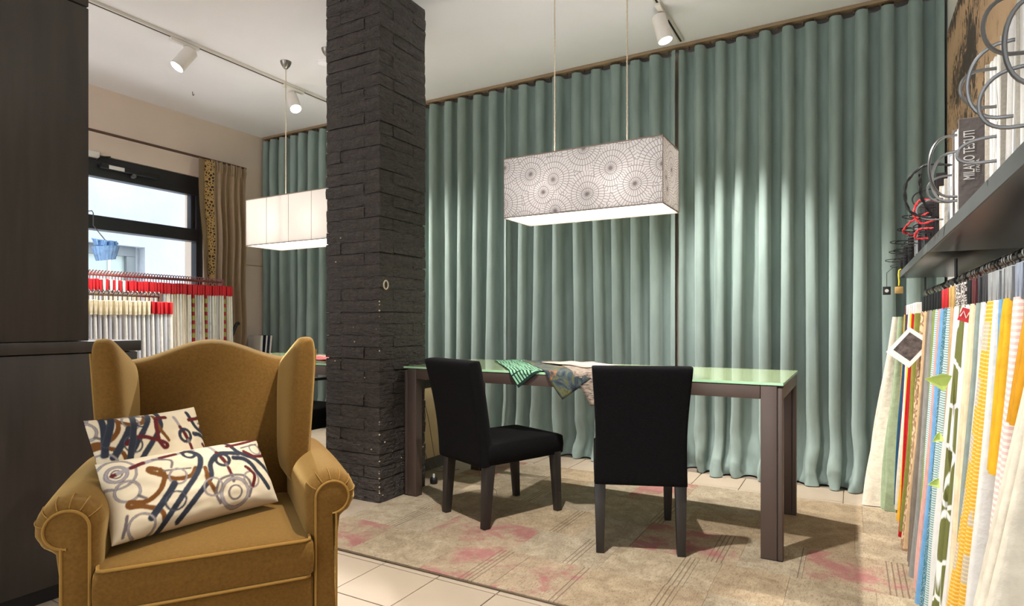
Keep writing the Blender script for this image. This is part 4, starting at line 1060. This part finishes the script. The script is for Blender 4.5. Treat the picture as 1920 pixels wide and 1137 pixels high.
# ------------------------------------------------------------------ racks by the window
def rack(label, x, y0, y1, z, mat):
    t = thing('garment_rack', label, 'rack', (x, y0, 0)); L = y1-y0
    MB().cyl((0,0,z), (0,L,z), .011, 12).build('bar', mat, t)
    for y in (.03, L-.012):
        MB().box(-.012, .012, y-.012, y+.012, .03, z+.02).build('post', mat, t, bevel=.002)
        MB().box(-.26, .26, y-.015, y+.015, .0, .03).build('foot', mat, t, bevel=.004)
    return t
rack('metal rack under the window holding red topped samples', -4.90, 1.75, 3.435, 1.36, MAT['chain'])
rack('brown metal rack nearer the camera holding white topped samples', -4.38, 1.62, 2.575, 1.19, MAT['brown'])
LC = [CM['cream'], CM['linen'], CM['white'], CM['silver'], cloth_mat('ivory_streak_cloth', (226,216,198), stretch=(6,6,.3)), cloth_mat('blue_grey_streak_cloth', (190,190,196), stretch=(6,6,.3)), cloth_mat('greige_streak_cloth', (200,188,172), var=.2, stretch=(6,6,.3))]
lcm = [cloth_mesh(.15, .17, -.15, .024, 0, -1.05, 200+k, LC[k % len(LC)], front=1, wav=1.6) for k in range(14)]
kil = stripe_mat('red_green_kilim_cloth', (150,30,44), (150,150,70), 14, .55)
kil_me = cloth_mesh(.155, .175, -.15, .022, 0, -1.05, 260, kil, front=1)
def hdr(mat, h):
    o = MB().box(-.16, .16, -.009, .009, 0, h).build('header', mat, bevel=.002, seg=1); me = o.data; bpy.data.objects.remove(o); return me
h_red, h_wht, h_cream = hdr(MAT['red'], .085), hdr(HM['white'], .085), hdr(cloth_mat('cream_card_header', (228,216,188)), .095)
hkm = MB().tube([(0,0,-.055)]+[(.017*math.cos(a), 0, .017*math.sin(a)) for a in [math.radians(q) for q in range(-90, 181, 30)]], .0035, 5).build('hook', MAT['chain']); hk_me = hkm.data; bpy.data.objects.remove(hkm)
hkm = MB().tube([(0,0,-.055)]+[(.017*math.cos(a), 0, .017*math.sin(a)) for a in [math.radians(q) for q in range(-90, 181, 30)]], .0035, 5).build('hook', MAT['steel']); hk2_me = hkm.data; bpy.data.objects.remove(hkm)
def mini_sample(x, y, zr, head, cloth, hook, label, group):
    t = thing('fabric_sample', label, 'fabric sample', (x, y, zr), rng.uniform(-.03, .03), group)
    link('hook', hook, t)
    hz = -.055-(.085 if head is not h_cream else .095)-rng.uniform(0, .006)
    link('header', head, t, (0, 0, hz)); link('cloth', cloth, t, (0, 0, hz+.003))
n = 54
WH = {6:'first',8:'second',10:'third',12:'fourth'}; KL = {37:'left',42:'middle',50:'right'}
for k in range(n):
    y = 2.24+(3.41-2.24)*k/(n-1)
    if k in KL: hd__, cl, lb, gr = h_red, kil_me, '%s one of the three red and green striped samples on the window rack' % KL[k], 'striped samples on the window rack'
    elif k in WH: hd__, cl, lb, gr = h_wht, lcm[(k*5+k//3) % len(lcm)], '%s white headed sample from the left among the red headers on the window rack' % WH[k], 'white headed samples on the window rack'
    else: hd__, cl, lb, gr = h_red, lcm[(k*5+k//3) % len(lcm)], 'pale sample with a red header on the window rack', 'red headed samples on the window rack'
    mini_sample(-4.90, y, 1.36+.013, hd__, cl, hk_me, lb, gr)
n = 19
for k in range(n):
    y = 2.00+(2.55-2.00)*k/(n-1)
    rd = k >= 14
    lb = ('%s red headed sample counted from the far end of the nearer rack' % ['fifth','fourth','third','second','first'][k-14]) if rd else 'cream sample with a pale card header on the nearer rack'
    mini_sample(-4.38, y, 1.19+.013, h_red if rd else h_cream, lcm[(k*3+2) % 6], hk2_me, lb, 'red headed samples on the nearer rack' if rd else 'card headed samples on the nearer rack')

# blue pleated peg basket hanging at the window
bb_ = thing('hanging_basket', 'small blue pleated basket with clips hanging in front of the window', 'basket', (-5.10, 2.56, 1.60))
blu = M('blue_plastic', (130,176,226), .5, var=.25, vs=30)
rg_ = []
for z, s in ((-.11, .062), (-.02, .088), (.0, .092)):
    rg_.append([((s+.006*(k % 2))*math.cos(2*PI*k/40)*.75, (s+.006*(k % 2))*math.sin(2*PI*k/40), z+.012*math.sin(2*PI*k/40)) for k in range(40)])
MB().loft(rg_).build('body', blu, bb_, ang=10)
for k in range(7): MB().box(-.03, .03, -.006, .006, 0, .045).build('clip', blu, bb_, bevel=.002, loc=(.0, -.07+.023*k, .0)).rotation_euler = (rng.uniform(-.4,.4), 0, rng.uniform(-.5,.5))
MB().cyl((0,-.10,.045), (0,.09,.03), .007, 8).build('stick', blu, bb_)
MB().tube([(0,0,.04), (0,-.05,.10), (0,-.09,.15), (0,-.09,.245)], .0035, 6).build('string', MAT['steel'], bb_)
# hook touches the transom above
MB().tube([(0,-.09,.245), (-.02,-.09,.265), (-.19,-.09,.27)], .004, 6).build('hook', MAT['steel'], bb_)

# low unit with books in the far left corner
lu = thing('low_shelf_unit', 'low beige shelf unit in the far left corner behind the armchair', 'shelf', (-5.30, 3.90, 0))
MB().box(0, .30, 0, .20, 0, .64).build('body', MAT['wall'], lu, bevel=.004); MB().box(0, .31, -.005, .205, .64, .66).build('top', MAT['wall'], lu, bevel=.003)
for k, (yy, th, mt, tl, lb) in enumerate(((3.915,.03,bc,.10,'pale book leaning at the left on the corner shelf unit'), (3.97,.022,cloth_mat('dark_navy_cover', (38,42,58)),.16,'dark navy book in the middle of the corner shelf unit'), (4.02,.025,cloth_mat('dark_silver_cover', (72,76,92), var=.4, vs=60),.16,'dark silver patterned book at the right on the corner shelf unit'))):
    t = thing('book', lb, 'book', (-5.12, yy, .6605), 0, 'books on the corner shelf unit'); t.rotation_euler = (-tl*.6, 0, 0)
    MB().box(-.09, .09, 0, th, 0, .215).build('cover', mt, t, bevel=.002); MB().box(-.086, .092, .003, th-.003, .004, .212).build('pages', wp, t, smooth=False)
bar = thing('bent_bar', 'black bent metal bar leaning by the taupe curtain', 'bar', (-4.86, 3.52, 0))
MB().tube(smooth_pts([(0,-.06,0),(0,-.055,.5),(.0,-.045,.80),(0,-.01,.92),(0,.02,.985),(0,.045,.99)], 6), .014, 10).build('bar', MAT['black'], bar)
MB().box(-.10, .10, -.12, .06, 0, .015).build('base', MAT['black'], bar, bevel=.004)

# black chair at the second table
bc_ = thing('metal_chair', 'slim black metal chair with armrests beside the pillar at the hidden table', 'chair', (-2.985, 2.62, 0))
inflate(lambda u, v: (u*.225, .0+v*.215, .425), lambda u, v: (0,0,1), 14, 14, .13, 10).build('seat', MAT['chairblack'], bc_, ang=70, weld=True)
for sx in (-1, 1):
    for sy in (-1, 1): MB().cyl((sx*.235, sy*.19, 0), (sx*.235, sy*.19, .66 if sy > -2 else .4), .008, 8).build('leg', MAT['black'], bc_)
    MB().tube([(sx*.235, -.20, .668), (sx*.235, .21, .662)], .010, 8).build('armrest', MAT['black'], bc_)
MB().tube([(-.235,-.20,.668), (-.235,-.235,.70), (-.12,-.25,.72), (.12,-.25,.72), (.235,-.235,.70), (.235,-.20,.668)], .010, 8).build('back_rail', MAT['black'], bc_)
